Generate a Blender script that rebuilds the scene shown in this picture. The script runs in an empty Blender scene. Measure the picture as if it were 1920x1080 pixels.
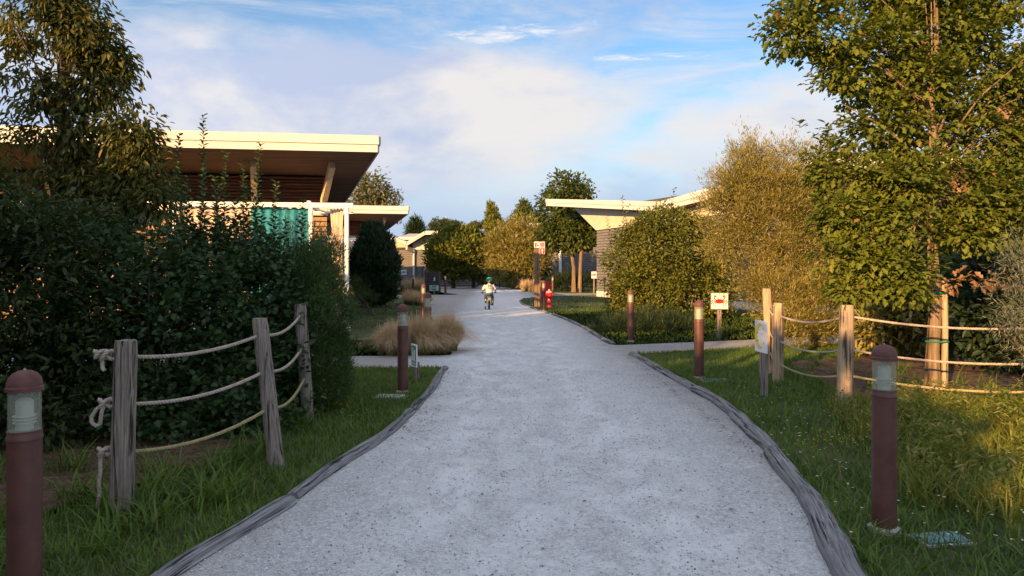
import bpy, math, random
import numpy as np
from mathutils import Vector, Matrix

# ------------------------------------------------------------------ camera, sky, sun, exposure
SC = bpy.context.scene
COL = SC.collection
R = math.radians
OFFS = (13.0, 2.0, 6.0)
CAM_Z, F, HOR = 1.5, 1333.333, 503.0
cam = bpy.data.cameras.new('camera'); cam_o = bpy.data.objects.new('camera', cam); COL.objects.link(cam_o)
cam.lens = 25.0; cam.sensor_width = 36.0; cam.shift_y = -(540 - HOR) / 1920.0
cam.clip_start = 0.05; cam.clip_end = 3000
cam_o.location = (0, 0, CAM_Z); cam_o.rotation_euler = (R(90), 0, 0)
SC.camera = cam_o

SUN_EL, SUN_AZ = 14.0, 33.0          # degrees above horizon; light travels this many degrees right of straight ahead
sun = bpy.data.lights.new('sun', 'SUN'); sun.energy = 4.4; sun.angle = R(0.55); sun.color = (1.0, 0.57, 0.215)
sun_o = bpy.data.objects.new('sun', sun); COL.objects.link(sun_o)
LDIR = Vector((math.sin(R(SUN_AZ)) * math.cos(R(SUN_EL)), math.cos(R(SUN_AZ)) * math.cos(R(SUN_EL)), -math.sin(R(SUN_EL))))
sun_o.rotation_euler = LDIR.to_track_quat('-Z', 'Y').to_euler()
sun_o.location = (-20, -20, 20)

SC.view_settings.view_transform = 'Standard'; SC.view_settings.look = 'None'
SC.view_settings.exposure = 1.4; SC.view_settings.gamma = 1.0
SC.view_settings.use_curve_mapping = False
SC.render.engine = 'CYCLES'
SC.cycles.max_bounces = 6; SC.cycles.diffuse_bounces = 3; SC.cycles.glossy_bounces = 2
SC.cycles.transmission_bounces = 4; SC.cycles.transparent_max_bounces = 12
SC.cycles.use_denoising = True

class NG:
    """small helper for node graphs"""
    def __init__(s, tree): s.t = tree; s.n = tree.nodes; s.l = tree.links
    def node(s, typ, **kw):
        n = s.n.new(typ)
        for k, v in kw.items(): setattr(n, k, v)
        return n
    def put(s, sock, v):
        if isinstance(v, bpy.types.NodeSocket): s.l.new(v, sock)
        elif v is not None: sock.default_value = v
    def math(s, op, a, b=None, c=None, clamp=False):
        n = s.node('ShaderNodeMath', operation=op, use_clamp=clamp)
        s.put(n.inputs[0], a); s.put(n.inputs[1], b); s.put(n.inputs[2], c)
        return n.outputs[0]
    def rng(s, v, a, b, c=0.0, d=1.0, smooth=True):
        n = s.node('ShaderNodeMapRange', interpolation_type='SMOOTHSTEP' if smooth else 'LINEAR')
        for i, x in enumerate((v, a, b, c, d)): s.put(n.inputs[i], x)
        return n.outputs[0]
    def mix(s, f, a, b):
        n = s.node('ShaderNodeMix', data_type='RGBA')
        s.put(n.inputs[0], f)
        for i, x in ((6, a), (7, b)):
            if isinstance(x, tuple): x = (*x[:3], 1)
            s.put(n.inputs[i], x)
        return n.outputs[2]
    def noise(s, vec, scale, detail=4, rough=0.55, dist=0.0):
        n = s.node('ShaderNodeTexNoise'); s.put(n.inputs['Vector'], vec)
        n.inputs['Scale'].default_value = scale; n.inputs['Detail'].default_value = detail
        n.inputs['Roughness'].default_value = rough; n.inputs['Distortion'].default_value = dist
        return n.outputs[0]
    def mapping(s, vec, scale=(1, 1, 1), loc=(0, 0, 0), rot=(0, 0, 0)):
        n = s.node('ShaderNodeMapping'); s.put(n.inputs[0], vec)
        n.inputs['Scale'].default_value = scale; n.inputs['Location'].default_value = loc; n.inputs['Rotation'].default_value = rot
        return n.outputs[0]
    def comb(s, x, y, z):
        n = s.node('ShaderNodeCombineXYZ'); s.put(n.inputs[0], x); s.put(n.inputs[1], y); s.put(n.inputs[2], z)
        return n.outputs[0]

def build_world():
    w = bpy.data.worlds.new('World'); SC.world = w; w.use_nodes = True
    w.node_tree.nodes.clear(); g = NG(w.node_tree)
    sky = g.node('ShaderNodeTexSky', sky_type='NISHITA', sun_disc=False)
    sky.sun_elevation = R(SUN_EL); sky.sun_rotation = R(180 + SUN_AZ)
    sky.air_density = 1.3; sky.dust_density = 0.15; sky.ozone_density = 5.0
    bg = g.node('ShaderNodeBackground'); bg.inputs[1].default_value = 0.078
    g.l.new(sky.outputs[0], bg.inputs[0])
    d = g.node('ShaderNodeTexCoord').outputs['Generated']
    sep = g.node('ShaderNodeSeparateXYZ'); g.l.new(d, sep.inputs[0])
    x, y, z = sep.outputs
    az = g.math('ARCTAN2', x, y)
    el = g.math('ARCSINE', z)
    p = g.comb(g.math('MULTIPLY', x, 1.0), g.math('MULTIPLY', y, 1.0), g.math('MULTIPLY', z, 3.2))
    n1 = g.noise(p, 2.4, 8, 0.58, 0.25)
    n2 = g.noise(g.mapping(p, loc=(3, 1, 2)), 5.2, 8, 0.62, 0.5)
    veil = g.noise(g.mapping(p, scale=(1, 1, 1.9), loc=(7, 3, 1), rot=(0, R(14), 0)), 3.1, 9, 0.66, 0.9)
    def ell(a0, e0, wa, we, slope=0.0):
        da = g.math('SUBTRACT', az, a0)
        de = g.math('SUBTRACT', g.math('SUBTRACT', el, e0), g.math('MULTIPLY', da, slope))
        q = g.math('ADD', g.math('POWER', g.math('ABSOLUTE', g.math('DIVIDE', da, wa)), 2.0),
                   g.math('POWER', g.math('ABSOLUTE', g.math('DIVIDE', de, we)), 2.0))
        return g.math('SUBTRACT', 1.0, q)
    # the large bank of cloud ahead on the left, more of the same drifting elsewhere round the sky
    bank = g.math('ADD', ell(-0.28, 0.185, 0.44, 0.118, 0.03), g.math('MULTIPLY', g.math('SUBTRACT', n1, 0.5), 2.2))
    bank = g.math('ADD', bank, g.math('MULTIPLY', g.math('SUBTRACT', n2, 0.5), 0.9))
    m_bank = g.rng(bank, -0.60, 0.50)
    n4 = g.noise(g.mapping(p, loc=OFFS), 1.5, 8, 0.55, 0.3)
    m_else = g.rng(g.math('ADD', n4, g.math('MULTIPLY', n2, 0.25)), 0.48, 0.70, 0.0, 0.96)
    m_veil = g.rng(veil, 0.38, 0.74, 0.0, 0.75)
    low = g.rng(g.math('ADD', el, g.math('MULTIPLY', g.math('SUBTRACT', n1, 0.5), 0.16)), 0.05, 0.27, 0.96, 0.0)
    n3 = g.noise(g.comb(g.math('MULTIPLY', az, 1.0), g.math('MULTIPLY', el, 6.0), 0.0), 17, 8, 0.68, 0.5)
    l1 = g.math('ADD', ell(-0.01, 0.318, 0.15, 0.013, 0.07), g.math('MULTIPLY', g.math('SUBTRACT', n3, 0.5), 5.0))
    l2 = g.math('ADD', ell(0.175, 0.284, 0.11, 0.007, -0.03), g.math('MULTIPLY', g.math('SUBTRACT', n3, 0.5), 5.0))
    m_l = g.math('MAXIMUM', g.math('MULTIPLY', g.rng(l1, -0.2, 1.9), 0.9), g.math('MULTIPLY', g.rng(l2, 0.1, 1.6), 0.8))
    m = g.math('MAXIMUM', g.math('MAXIMUM', m_bank, m_else), g.math('MAXIMUM', m_veil, g.math('MAXIMUM', m_l, low)))
    m = g.math('MULTIPLY', m, 0.94)
    # colour: warm where the low sun reaches the cloud, lavender where it is thick
    shade = g.noise(g.mapping(p, scale=(1, 1, 0.8), loc=(1, 8, 4)), 3.4, 6, 0.55, 0.3)
    c = g.mix(g.rng(shade, 0.37, 0.60), (0.215, 0.24, 0.315), (0.355, 0.335, 0.325))
    c = g.mix(g.rng(g.math('ADD', el, g.math('MULTIPLY', g.math('SUBTRACT', n2, 0.5), 0.10)), 0.03, 0.19), (0.175, 0.225, 0.325), c)
    c = g.mix(m_l, c, (0.42, 0.40, 0.39))
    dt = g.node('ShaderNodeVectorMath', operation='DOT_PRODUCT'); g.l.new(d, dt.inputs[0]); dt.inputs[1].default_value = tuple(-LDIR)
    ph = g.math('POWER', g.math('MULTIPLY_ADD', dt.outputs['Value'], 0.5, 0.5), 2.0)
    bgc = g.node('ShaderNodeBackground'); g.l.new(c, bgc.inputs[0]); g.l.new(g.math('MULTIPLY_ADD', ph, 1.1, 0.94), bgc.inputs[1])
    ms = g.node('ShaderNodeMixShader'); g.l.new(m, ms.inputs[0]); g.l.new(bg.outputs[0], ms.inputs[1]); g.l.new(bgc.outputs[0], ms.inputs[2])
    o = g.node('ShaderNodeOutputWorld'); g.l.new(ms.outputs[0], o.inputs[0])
build_world()

# ------------------------------------------------------------------ helpers
rnd = random.Random(7)
rng = np.random.default_rng(11)

def at(px, py, Y):
    """a point Y metres ahead that was measured at that place of the 1920 x 1080 photograph"""
    return Vector(((px - 960) / F * Y, Y, CAM_Z - (py - HOR) / F * Y))
def gd(px, py):
    Y = CAM_Z * F / (py - HOR)
    return Vector(((px - 960) / F * Y, Y, 0))

def tag(o, label=None, cat=None, group=None, kind=None):
    if label: o['label'] = label
    if cat: o['category'] = cat
    if group: o['group'] = group
    if kind: o['kind'] = kind
    return o
def empty(name, loc=(0, 0, 0), rz=0.0):
    o = bpy.data.objects.new(name, None); COL.objects.link(o); o.location = loc; o.rotation_euler = (0, 0, rz)
    o.empty_display_size = 0.1
    return o
def thing(name, label, cat, loc=(0, 0, 0), rz=0.0, group=None):
    return tag(empty(name, loc, rz), label, cat, group)
def link(name, me, m, parent=None, loc=None, rot=None):
    o = bpy.data.objects.new(name, me); COL.objects.link(o)
    if m is not None and len(me.materials) == 0: me.materials.append(m)
    if parent is not None: o.parent = parent
    if loc is not None: o.location = loc
    if rot is not None: o.rotation_euler = rot
    return o

class MB:
    def __init__(s): s.v = []; s.f = []
    def add(s, vs, fs):
        b = len(s.v); s.v += [tuple(v) for v in vs]; s.f += [tuple(i + b for i in f) for f in fs]; return s
    def box(s, c, d, M=None):
        vs = [Vector((c[0] + sx * d[0] / 2, c[1] + sy * d[1] / 2, c[2] + sz * d[2] / 2)) for sz in (-1, 1) for sy in (-1, 1) for sx in (-1, 1)]
        if M is not None: vs = [M @ v for v in vs]
        return s.add(vs, [(0, 2, 3, 1), (4, 5, 7, 6), (0, 1, 5, 4), (2, 6, 7, 3), (0, 4, 6, 2), (1, 3, 7, 5)])
    def prism(s, pts, dz):
        """pts: bottom polygon, dz: vertical thickness"""
        n = len(pts); b = [Vector(p) for p in pts]; t = [p + Vector((0, 0, dz)) for p in b]
        return s.add(b + t, [tuple(reversed(range(n))), tuple(range(n, 2 * n))] + [(i, (i + 1) % n, n + (i + 1) % n, n + i) for i in range(n)])
    def plate(s, pts, dv):
        n = len(pts); b = [Vector(p) for p in pts]; t = [p + Vector(dv) for p in b]
        return s.add(b + t, [tuple(reversed(range(n))), tuple(range(n, 2 * n))] + [(i, (i + 1) % n, n + (i + 1) % n, n + i) for i in range(n)])
    def bar(s, a, b, w, h, up=(0, 0, 1)):
        a = Vector(a); b = Vector(b); d = (b - a).normalized(); sd = d.cross(Vector(up))
        if sd.length < 1e-4: sd = d.cross(Vector((1, 0, 0)))
        sd.normalize(); u = sd.cross(d)
        q = [p + sd * i * w / 2 + u * j * h / 2 for p in (a, b) for j in (-1, 1) for i in (-1, 1)]
        return s.add(q, [(0, 1, 3, 2), (4, 6, 7, 5), (0, 4, 5, 1), (2, 3, 7, 6), (0, 2, 6, 4), (1, 5, 7, 3)])
    def tube(s, pts, rad, n=8, cap=True, jit=0.0, closed=False):
        pts = [Vector(p) for p in pts]
        if not isinstance(rad, (list, tuple)): rad = [rad] * len(pts)
        vs = []; ref = None; m = len(pts)
        for i, p in enumerate(pts):
            if closed: t = pts[(i + 1) % m] - pts[i - 1]
            else: t = pts[min(i + 1, m - 1)] - pts[max(i - 1, 0)]
            t.normalize()
            if ref is None: ref = t.orthogonal().normalized()
            ref = (ref - t * ref.dot(t)); ref = ref.normalized() if ref.length > 1e-6 else t.orthogonal().normalized()
            bn = t.cross(ref)
            for k in range(n):
                a = 2 * math.pi * k / n; r = rad[i] * (1 + (rnd.random() - .5) * 2 * jit)
                vs.append(p + (ref * math.cos(a) + bn * math.sin(a)) * r)
        fs = [(i * n + k, i * n + (k + 1) % n, (i + 1) * n + (k + 1) % n, (i + 1) * n + k) for i in range(m - 1) for k in range(n)]
        if closed: fs += [((m - 1) * n + k, (m - 1) * n + (k + 1) % n, (k + 1) % n, k) for k in range(n)]
        elif cap: fs += [tuple(reversed(range(n))), tuple(range((m - 1) * n, m * n))]
        return s.add(vs, fs)
    def lathe(s, prof, n=20, c=(0, 0, 0)):
        vs = [(c[0] + r * math.cos(2 * math.pi * k / n), c[1] + r * math.sin(2 * math.pi * k / n), c[2] + z) for r, z in prof for k in range(n)]
        m = len(prof)
        fs = [(i * n + k, i * n + (k + 1) % n, (i + 1) * n + (k + 1) % n, (i + 1) * n + k) for i in range(m - 1) for k in range(n)]
        fs += [tuple(reversed(range(n))), tuple(range((m - 1) * n, m * n))]
        return s.add(vs, fs)
    def mesh(s, name, smooth=False):
        me = bpy.data.meshes.new(name); me.from_pydata(s.v, [], s.f); me.validate()
        if smooth:
            me.polygons.foreach_set('use_smooth', [True] * len(me.polygons))
            try: me.set_sharp_from_angle(angle=R(42))
            except Exception: pass
        me.update(); return me
    def build(s, name, m, parent=None, smooth=False, loc=None, rot=None):
        return link(name, s.mesh(name, smooth), m, parent, loc, rot)

def np_mesh(name, V, loops, starts, totals, smooth=False):
    me = bpy.data.meshes.new(name)
    me.vertices.add(len(V)); me.vertices.foreach_set('co', np.ascontiguousarray(V, dtype=np.float32).ravel())
    me.loops.add(len(loops)); me.loops.foreach_set('vertex_index', np.ascontiguousarray(loops, dtype=np.int32))
    me.polygons.add(len(starts)); me.polygons.foreach_set('loop_start', np.ascontiguousarray(starts, dtype=np.int32))
    me.polygons.foreach_set('loop_total', np.ascontiguousarray(totals, dtype=np.int32))
    if smooth: me.polygons.foreach_set('use_smooth', np.ones(len(starts), dtype=bool))
    me.update(calc_edges=True); return me

# leaf outlines: (along, across, lift); faces index into it
LEAF = {
    'leaf': (np.array([(0, 0, 0), (.3, -.42, .06), (.68, -.36, .05), (1, 0, -.08), (.68, .36, .05), (.3, .42, .06)]), [(0, 1, 2, 3), (0, 3, 4, 5)]),
    'small': (np.array([(0, 0, 0), (.45, -.5, .08), (1, 0, -.05), (.45, .5, .08)]), [(0, 1, 2, 3)]),
    'needle': (np.array([(0, 0, 0), (.35, -.5, .03), (1, 0, 0), (.35, .5, .03)]), [(0, 1, 2, 3)]),
    'blade': (np.array([(0, -.5, 0), (.5, -.42, 0), (1, 0, -.28), (.5, .42, 0), (0, .5, 0)]), [(0, 1, 3, 4), (1, 2, 3)]),
    'oak': (np.array([(0, 0, 0), (.28, -.40, .08), (.42, -.20, .03), (.62, -.5, .09), (.80, -.24, .03), (1, 0, -.08),
                      (.80, .24, .03), (.62, .5, .09), (.42, .20, .03), (.28, .40, .08)]),
            [(0, 1, 2, 3, 4, 5), (0, 5, 6, 7, 8, 9)]),
    'maple': (np.array([(0, 0, 0), (.22, -.5, .04), (.42, -.26, .02), (.62, -.40, .03), (.72, -.16, 0), (1, 0, -.06), (.72, .16, 0), (.62, .40, .03), (.42, .26, .02), (.22, .5, .04)]),
              [(0, 1, 2, 3, 4, 5), (0, 5, 6, 7, 8, 9)]),
}
def norm(a): return a / np.maximum(np.linalg.norm(a, axis=1, keepdims=True), 1e-9)
def leaves_mesh(name, P, D, Nn, L, W, kind):
    """P positions, D leaf axis, Nn rough normal, L lengths, W widths"""
    T, fs = LEAF[kind]; k = len(T); n = len(P)
    D = norm(D); S = norm(np.cross(D, Nn)); U = np.cross(S, D)
    V = (P[:, None, :] + D[:, None, :] * (T[None, :, 0] * L[:, None])[..., None]
         + S[:, None, :] * (T[None, :, 1] * W[:, None])[..., None] + U[:, None, :] * (T[None, :, 2] * L[:, None])[..., None]).reshape(-1, 3)
    lp = np.array([i for f in fs for i in f]); tot = np.array([len(f) for f in fs])
    loops = (np.arange(n)[:, None] * k + lp[None, :]).ravel()
    totals = np.tile(tot, n); starts = np.concatenate([[0], np.cumsum(totals)[:-1]])
    return np_mesh(name, V, loops, starts, totals)

def sph(n):
    v = rng.normal(size=(n, 3)); return norm(v)
def crown_points(lobes, density, leaves, spread, shell=0.55, flat=1.0, elong=0.0, gap=0.0, gapk=6.0):
    """clusters spread through ellipsoid lobes (cx,cy,cz,rx,ry,rz); density = clusters per m2 of lobe surface"""
    CP, CO = [], []
    for (cx, cy, cz, rx, ry, rz) in lobes:
        area = 4 * math.pi * ((rx * ry) ** 1.6 / 3 + (rx * rz) ** 1.6 / 3 + (ry * rz) ** 1.6 / 3) ** (1 / 1.6)
        n = max(6, int(density * area))
        d = sph(n); r = shell + (1.08 - shell) * rng.random(n) ** 0.7
        # lumpy outline
        lump = 1 + 0.16 * np.sin(d[:, 0] * 7 + cx * 5) * np.sin(d[:, 1] * 6 + cz * 3) + 0.14 * np.sin(d[:, 2] * 9 + cy * 4)
        p = np.array([cx, cy, cz]) + d * np.array([rx, ry, rz]) * (r * lump)[:, None]
        CP.append(p); CO.append(d)
    CP = np.concatenate(CP); CO = np.concatenate(CO)
    keep = CP[:, 2] > 0.03
    if gap:
        k_ = gapk; v = np.sin(CP[:, 0] * k_ + 1.3) * np.sin(CP[:, 2] * k_ * 1.15 + .4) + .7 * np.sin(CP[:, 1] * k_ * .9 + CP[:, 0] * k_ * .6) + .35 * rng.normal(size=len(CP))
        keep &= v > np.quantile(v, gap)
    CP = CP[keep]; CO = CO[keep]
    n = len(CP); m = leaves
    off = sph(n * m).reshape(n, m, 3) * (spread * rng.random((n, m, 1)) ** 0.6)
    off[..., 2] *= flat
    if elong: off += CO[:, None, :] * (elong * (rng.random((n, m, 1)) - .25))
    P = (CP[:, None, :] + off).reshape(-1, 3)
    O = norm(np.repeat(CO, m, 0) * 0.6 + norm(off.reshape(-1, 3)) * 0.9)
    k = P[:, 2] > 0.02
    return P[k], O[k], CP
def crown(name, lobes, m, parent, kind='leaf', density=40, leaves=9, spread=0.14, L=0.06, W=0.035, droop=0.2, up=0.0, shell=0.5, flat=1.0, randn=0.7, elong=0.0, nup=1.0, gap=0.0, gapk=6.0):
    P, O, CP = crown_points(lobes, density, leaves, spread, shell, flat, elong, gap, gapk)
    n = len(P)
    D = O + sph(n) * randn + np.array([0, 0, up - droop])
    N = np.array([0, 0, nup]) + sph(n) * 0.75 + O * 0.35
    s = 0.65 + 0.7 * rng.random(n)
    me = leaves_mesh(name, P, D, N, L * s, W * s * (0.85 + .3 * rng.random(n)), kind)
    return link(name, me, m, parent), CP

def limbs(base, top, r0, tips, m, parent, name='trunk', bend=0.12, sides=8, twig=0.012, mid=0.72, first=0.35):
    """tapered trunk from base to top with limbs out to the tips"""
    mb = MB(); base = Vector(base); top = Vector(top); N = 9
    wob = [Vector((rnd.uniform(-1, 1), rnd.uniform(-1, 1), 0)) * bend * (top - base).length * 0.1 for _ in range(N)]
    tr = []
    for i in range(N):
        t = i / (N - 1); tr.append(base.lerp(top, t) + wob[i] * math.sin(t * math.pi) )
    mb.tube(tr, [r0 * (1.25 if i == 0 else 1) * (1 - 0.72 * i / (N - 1)) for i in range(N)], sides, jit=0.05)
    for tip in tips:
        tip = Vector(tip); h = min(max((tip.z - base.z) / max(top.z - base.z, .1) * mid + rnd.uniform(-.08, .08), first + rnd.uniform(0, .15)), 0.97)
        i = h * (N - 1); k = int(i); a = tr[k].lerp(tr[min(k + 1, N - 1)], i - k)
        c = a.lerp(tip, 0.5) + Vector((0, 0, 0.10 * (tip - a).length)); r = r0 * (1 - 0.72 * h) * 0.34; h = h
        mb.tube([a, a.lerp(c, 0.5) + Vector((0, 0, .02)), c, c.lerp(tip, 0.55), tip], [max(r * q, twig * .5) for q in (1, .8, .6, .4, .2)], 5, cap=False)
    return mb.build(name, m, parent, smooth=True)

# ------------------------------------------------------------------ materials
MATS = {}
def newmat(name):
    m = bpy.data.materials.new(name); m.use_nodes = True; m.node_tree.nodes.clear()
    g = NG(m.node_tree); o = g.node('ShaderNodeOutputMaterial')
    return m, g, o
def pm(name, c1, c2=None, scale=6.0, rough=0.7, bump=0.0, bscale=None, stretch=(1, 1, 1), metal=0.0, spec=0.35, lo=0.35, hi=0.65, c3=None, s3=1.5, alpha=1.0, detail=5, bdist=0.01):
    m, g, o = newmat(name)
    b = g.node('ShaderNodeBsdfPrincipled'); g.l.new(b.outputs[0], o.inputs[0])
    co = g.mapping(g.node('ShaderNodeTexCoord').outputs['Object'], scale=stretch)
    col = (*c1, 1)
    if c2 is not None: col = g.mix(g.rng(g.noise(co, scale, detail, 0.6), lo, hi), c1, c2)
    if c3 is not None: col = g.mix(g.rng(g.noise(g.mapping(co, loc=(5, 2, 9)), s3, 4, 0.6), 0.5, 0.75), col, c3)
    g.put(b.inputs['Base Color'], col)
    b.inputs['Roughness'].default_value = rough; b.inputs['Metallic'].default_value = metal
    b.inputs['Specular IOR Level'].default_value = spec; b.inputs['Alpha'].default_value = alpha
    if bump:
        bp = g.node('ShaderNodeBump'); bp.inputs['Strength'].default_value = bump; bp.inputs['Distance'].default_value = bdist
        g.l.new(g.noise(co, bscale or scale * 2, 6, 0.65), bp.inputs['Height']); g.l.new(bp.outputs[0], b.inputs['Normal'])
    MATS[name] = m; return m
def leafmat(name, c1, c2, c3=None, p3=0.06, trans=0.28, tr_col=None, rough=0.55, spec=0.25, zgrad=None):
    """every leaf (mesh island) takes its own tint"""
    m, g, o = newmat(name)
    geo = g.node('ShaderNodeNewGeometry'); r = geo.outputs['Random Per Island']
    col = g.mix(r, c1, c2)
    co = g.node('ShaderNodeTexCoord').outputs['Object']
    col = g.mix(g.rng(g.noise(co, 1.7, 3), 0.42, 0.66, 0.0, 0.55), col, tuple(min(1, x * 1.35) for x in c2))
    if c3 is not None:
        r2 = g.math('FRACT', g.math('MULTIPLY', r, 37.13))
        col = g.mix(g.math('LESS_THAN', r2, p3), col, c3)
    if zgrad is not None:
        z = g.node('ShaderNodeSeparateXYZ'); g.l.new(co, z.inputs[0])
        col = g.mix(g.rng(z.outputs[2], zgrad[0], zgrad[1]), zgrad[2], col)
    b = g.node('ShaderNodeBsdfPrincipled'); g.put(b.inputs['Base Color'], col)
    b.inputs['Roughness'].default_value = rough; b.inputs['Specular IOR Level'].default_value = spec
    t = g.node('ShaderNodeBsdfTranslucent'); tc = g.node('ShaderNodeMix', data_type='RGBA', blend_type='MULTIPLY'); tc.inputs[0].default_value = 1
    g.put(tc.inputs[6], col); tc.inputs[7].default_value = (*(tr_col or (1.5, 1.45, 0.7)), 1); g.l.new(tc.outputs[2], t.inputs[0])
    mx = g.node('ShaderNodeMixShader'); mx.inputs[0].default_value = trans
    g.l.new(b.outputs[0], mx.inputs[1]); g.l.new(t.outputs[0], mx.inputs[2]); g.l.new(mx.outputs[0], o.inputs[0])
    MATS[name] = m; return m
def woodmat(name, c_lo, c_hi, c_crack, axis=2, fine=60, rough=0.85, bump=0.6, tint=None, uv=False):
    m, g, o = newmat(name)
    st = [1.0, 1.0, 1.0]; st[axis] = 0.035
    co0 = g.node('ShaderNodeTexCoord').outputs['UV' if uv else 'Object']
    oi = g.node('ShaderNodeObjectInfo').outputs['Random']
    va = g.node('ShaderNodeVectorMath', operation='ADD'); g.l.new(co0, va.inputs[0]); g.l.new(g.comb(g.math('MULTIPLY', oi, 31.0), g.math('MULTIPLY', oi, 17.0), g.math('MULTIPLY', oi, 23.0)), va.inputs[1])
    co0 = va.outputs[0]; co = g.mapping(co0, scale=tuple(st))
    n1 = g.noise(co, fine, 7, 0.65, 0.12); n2 = g.noise(g.mapping(co, loc=(4, 7, 1)), fine * 0.42, 6, 0.62, 0.25)
    col = g.mix(g.rng(n1, 0.3, 0.7), c_lo, c_hi)
    crack = g.rng(n2, 0.36, 0.44, 1.0, 0.0)
    col = g.mix(crack, col, c_crack)
    if tint is not None: col = g.mix(g.rng(g.noise(co0, 2.2, 4), 0.45, 0.7, 0, 0.7), col, tint)
    b = g.node('ShaderNodeBsdfPrincipled'); g.put(b.inputs['Base Color'], col); b.inputs['Roughness'].default_value = rough
    b.inputs['Specular IOR Level'].default_value = 0.2
    bp = g.node('ShaderNodeBump'); bp.inputs['Strength'].default_value = bump; bp.inputs['Distance'].default_value = 0.012
    h = g.math('SUBTRACT', g.math('MULTIPLY', n1, 0.6), crack); g.l.new(h, bp.inputs['Height']); g.l.new(bp.outputs[0], b.inputs['Normal'])
    g.l.new(b.outputs[0], o.inputs[0]); MATS[name] = m; return m

def gravel_mat():
    m, g, o = newmat('gravel')
    co = g.node('ShaderNodeTexCoord').outputs['Object']
    v = g.node('ShaderNodeTexVoronoi'); g.l.new(co, v.inputs['Vector']); v.inputs['Scale'].default_value = 95
    v2 = g.node('ShaderNodeTexVoronoi'); g.l.new(g.mapping(co, loc=(3, 4, 0)), v2.inputs['Vector']); v2.inputs['Scale'].default_value = 41
    sep = g.node('ShaderNodeSeparateColor'); g.l.new(v.outputs['Color'], sep.inputs[0])
    sep2 = g.node('ShaderNodeSeparateColor'); g.l.new(v2.outputs['Color'], sep2.inputs[0])
    st = g.mix(sep.outputs[0], (0.44, 0.452, 0.455), (0.735, 0.75, 0.752))
    st = g.mix(g.rng(sep2.outputs[1], 0.72, 0.95, 0.0, 0.6), st, (0.40, 0.385, 0.37))
    st = g.mix(g.rng(sep.outputs[2], 0.90, 0.99, 0.0, 0.5), st, (0.20, 0.195, 0.195))
    # fine pale limestone dust worn into the middle of the track
    xyz = g.node('ShaderNodeSeparateXYZ'); g.l.new(co, xyz.inputs[0])
    cl = g.math('ADD', 0.35, g.math('MULTIPLY', xyz.outputs[1], -0.022))
    dx = g.math('ABSOLUTE', g.math('SUBTRACT', xyz.outputs[0], cl))
    mid = g.rng(dx, 0.35, 1.75, 1.0, 0.0)
    n1 = g.noise(g.mapping(co, scale=(1.0, 0.6, 1)), 3.2, 9, 0.72, 0.5)
    n2 = g.noise(co, 13.0, 7, 0.75)
    dust = g.math('MULTIPLY', g.rng(g.math('ADD', g.math('MULTIPLY', n1, 0.65), g.math('MULTIPLY', n2, 0.35)), 0.34, 0.68), g.rng(mid, 0.0, 0.8, 0.10, 1.0))
    trk = g.math('MULTIPLY', g.rng(g.math('ABSOLUTE', g.math('SUBTRACT', dx, 0.62)), 0.06, 0.34, 1.0, 0.0), g.rng(n1, 0.36, 0.60, 0.0, 0.7))
    dust = g.math('MAXIMUM', g.math('MULTIPLY', dust, 0.85), trk)
    col = g.mix(dust, st, (0.775, 0.79, 0.80))
    dirt = g.rng(g.math('ADD', dx, g.math('MULTIPLY', g.noise(co, 3.0, 5), 0.8)), 1.75, 2.5, 0.0, 0.55)
    col = g.mix(dirt, col, (0.25, 0.22, 0.20))
    b = g.node('ShaderNodeBsdfPrincipled'); g.put(b.inputs['Base Color'], col); b.inputs['Roughness'].default_value = 0.95; b.inputs['Specular IOR Level'].default_value = 0.1
    bp = g.node('ShaderNodeBump'); bp.inputs['Strength'].default_value = 0.9; bp.inputs['Distance'].default_value = 0.012
    h = g.math('SUBTRACT', g.math('MULTIPLY', sep.outputs[1], 0.5), v.outputs['Distance'])
    h = g.math('MULTIPLY', h, g.math('SUBTRACT', 1.0, g.math('MULTIPLY', dust, 0.75)))
    h = g.math('ADD', h, g.math('MULTIPLY', n2, 1.0))
    g.l.new(h, bp.inputs['Height']); g.l.new(bp.outputs[0], b.inputs['Normal']); g.l.new(b.outputs[0], o.inputs[0])
    MATS['gravel'] = m; return m
gravel_mat()
pm('turf', (0.030, 0.046, 0.014), (0.055, 0.075, 0.024), 5, 0.95, 0.5, 30, c3=(0.085, 0.068, 0.040), s3=1.1, bdist=0.03)
pm('soil', (0.055, 0.032, 0.018), (0.13, 0.078, 0.045), 9, 0.95, 0.9, 22, c3=(0.16, 0.11, 0.07), s3=2.5, bdist=0.03)
pm('stone', (0.42, 0.40, 0.38), (0.62, 0.60, 0.57), 3, 0.9)
woodmat('post_wood', (0.125, 0.102, 0.085), (0.36, 0.305, 0.255), (0.03, 0.024, 0.02), 2, 105, bump=1.0, tint=(0.17, 0.15, 0.13))
woodmat('post_wood_tan', (0.28, 0.20, 0.13), (0.50, 0.38, 0.26), (0.07, 0.045, 0.028), 2, 85, bump=1.0)
woodmat('log_wood', (0.09, 0.09, 0.095), (0.34, 0.34, 0.35), (0.022, 0.022, 0.022), 1, 100, bump=1.0, uv=True, tint=(0.20, 0.195, 0.19))
woodmat('pole_wood', (0.13, 0.085, 0.055), (0.27, 0.18, 0.115), (0.05, 0.035, 0.025), 2, 40)
woodmat('bin_wood', (0.050, 0.045, 0.045), (0.10, 0.09, 0.085), (0.02, 0.02, 0.02), 0, 40)
woodmat('plank_grey', (0.12, 0.12, 0.13), (0.24, 0.235, 0.24), (0.05, 0.05, 0.055), 1, 34, bump=0.3, tint=(0.17, 0.13, 0.10))
woodmat('plank_warm', (0.24, 0.15, 0.085), (0.40, 0.27, 0.16), (0.10, 0.06, 0.03), 0, 30, bump=0.3)
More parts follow.
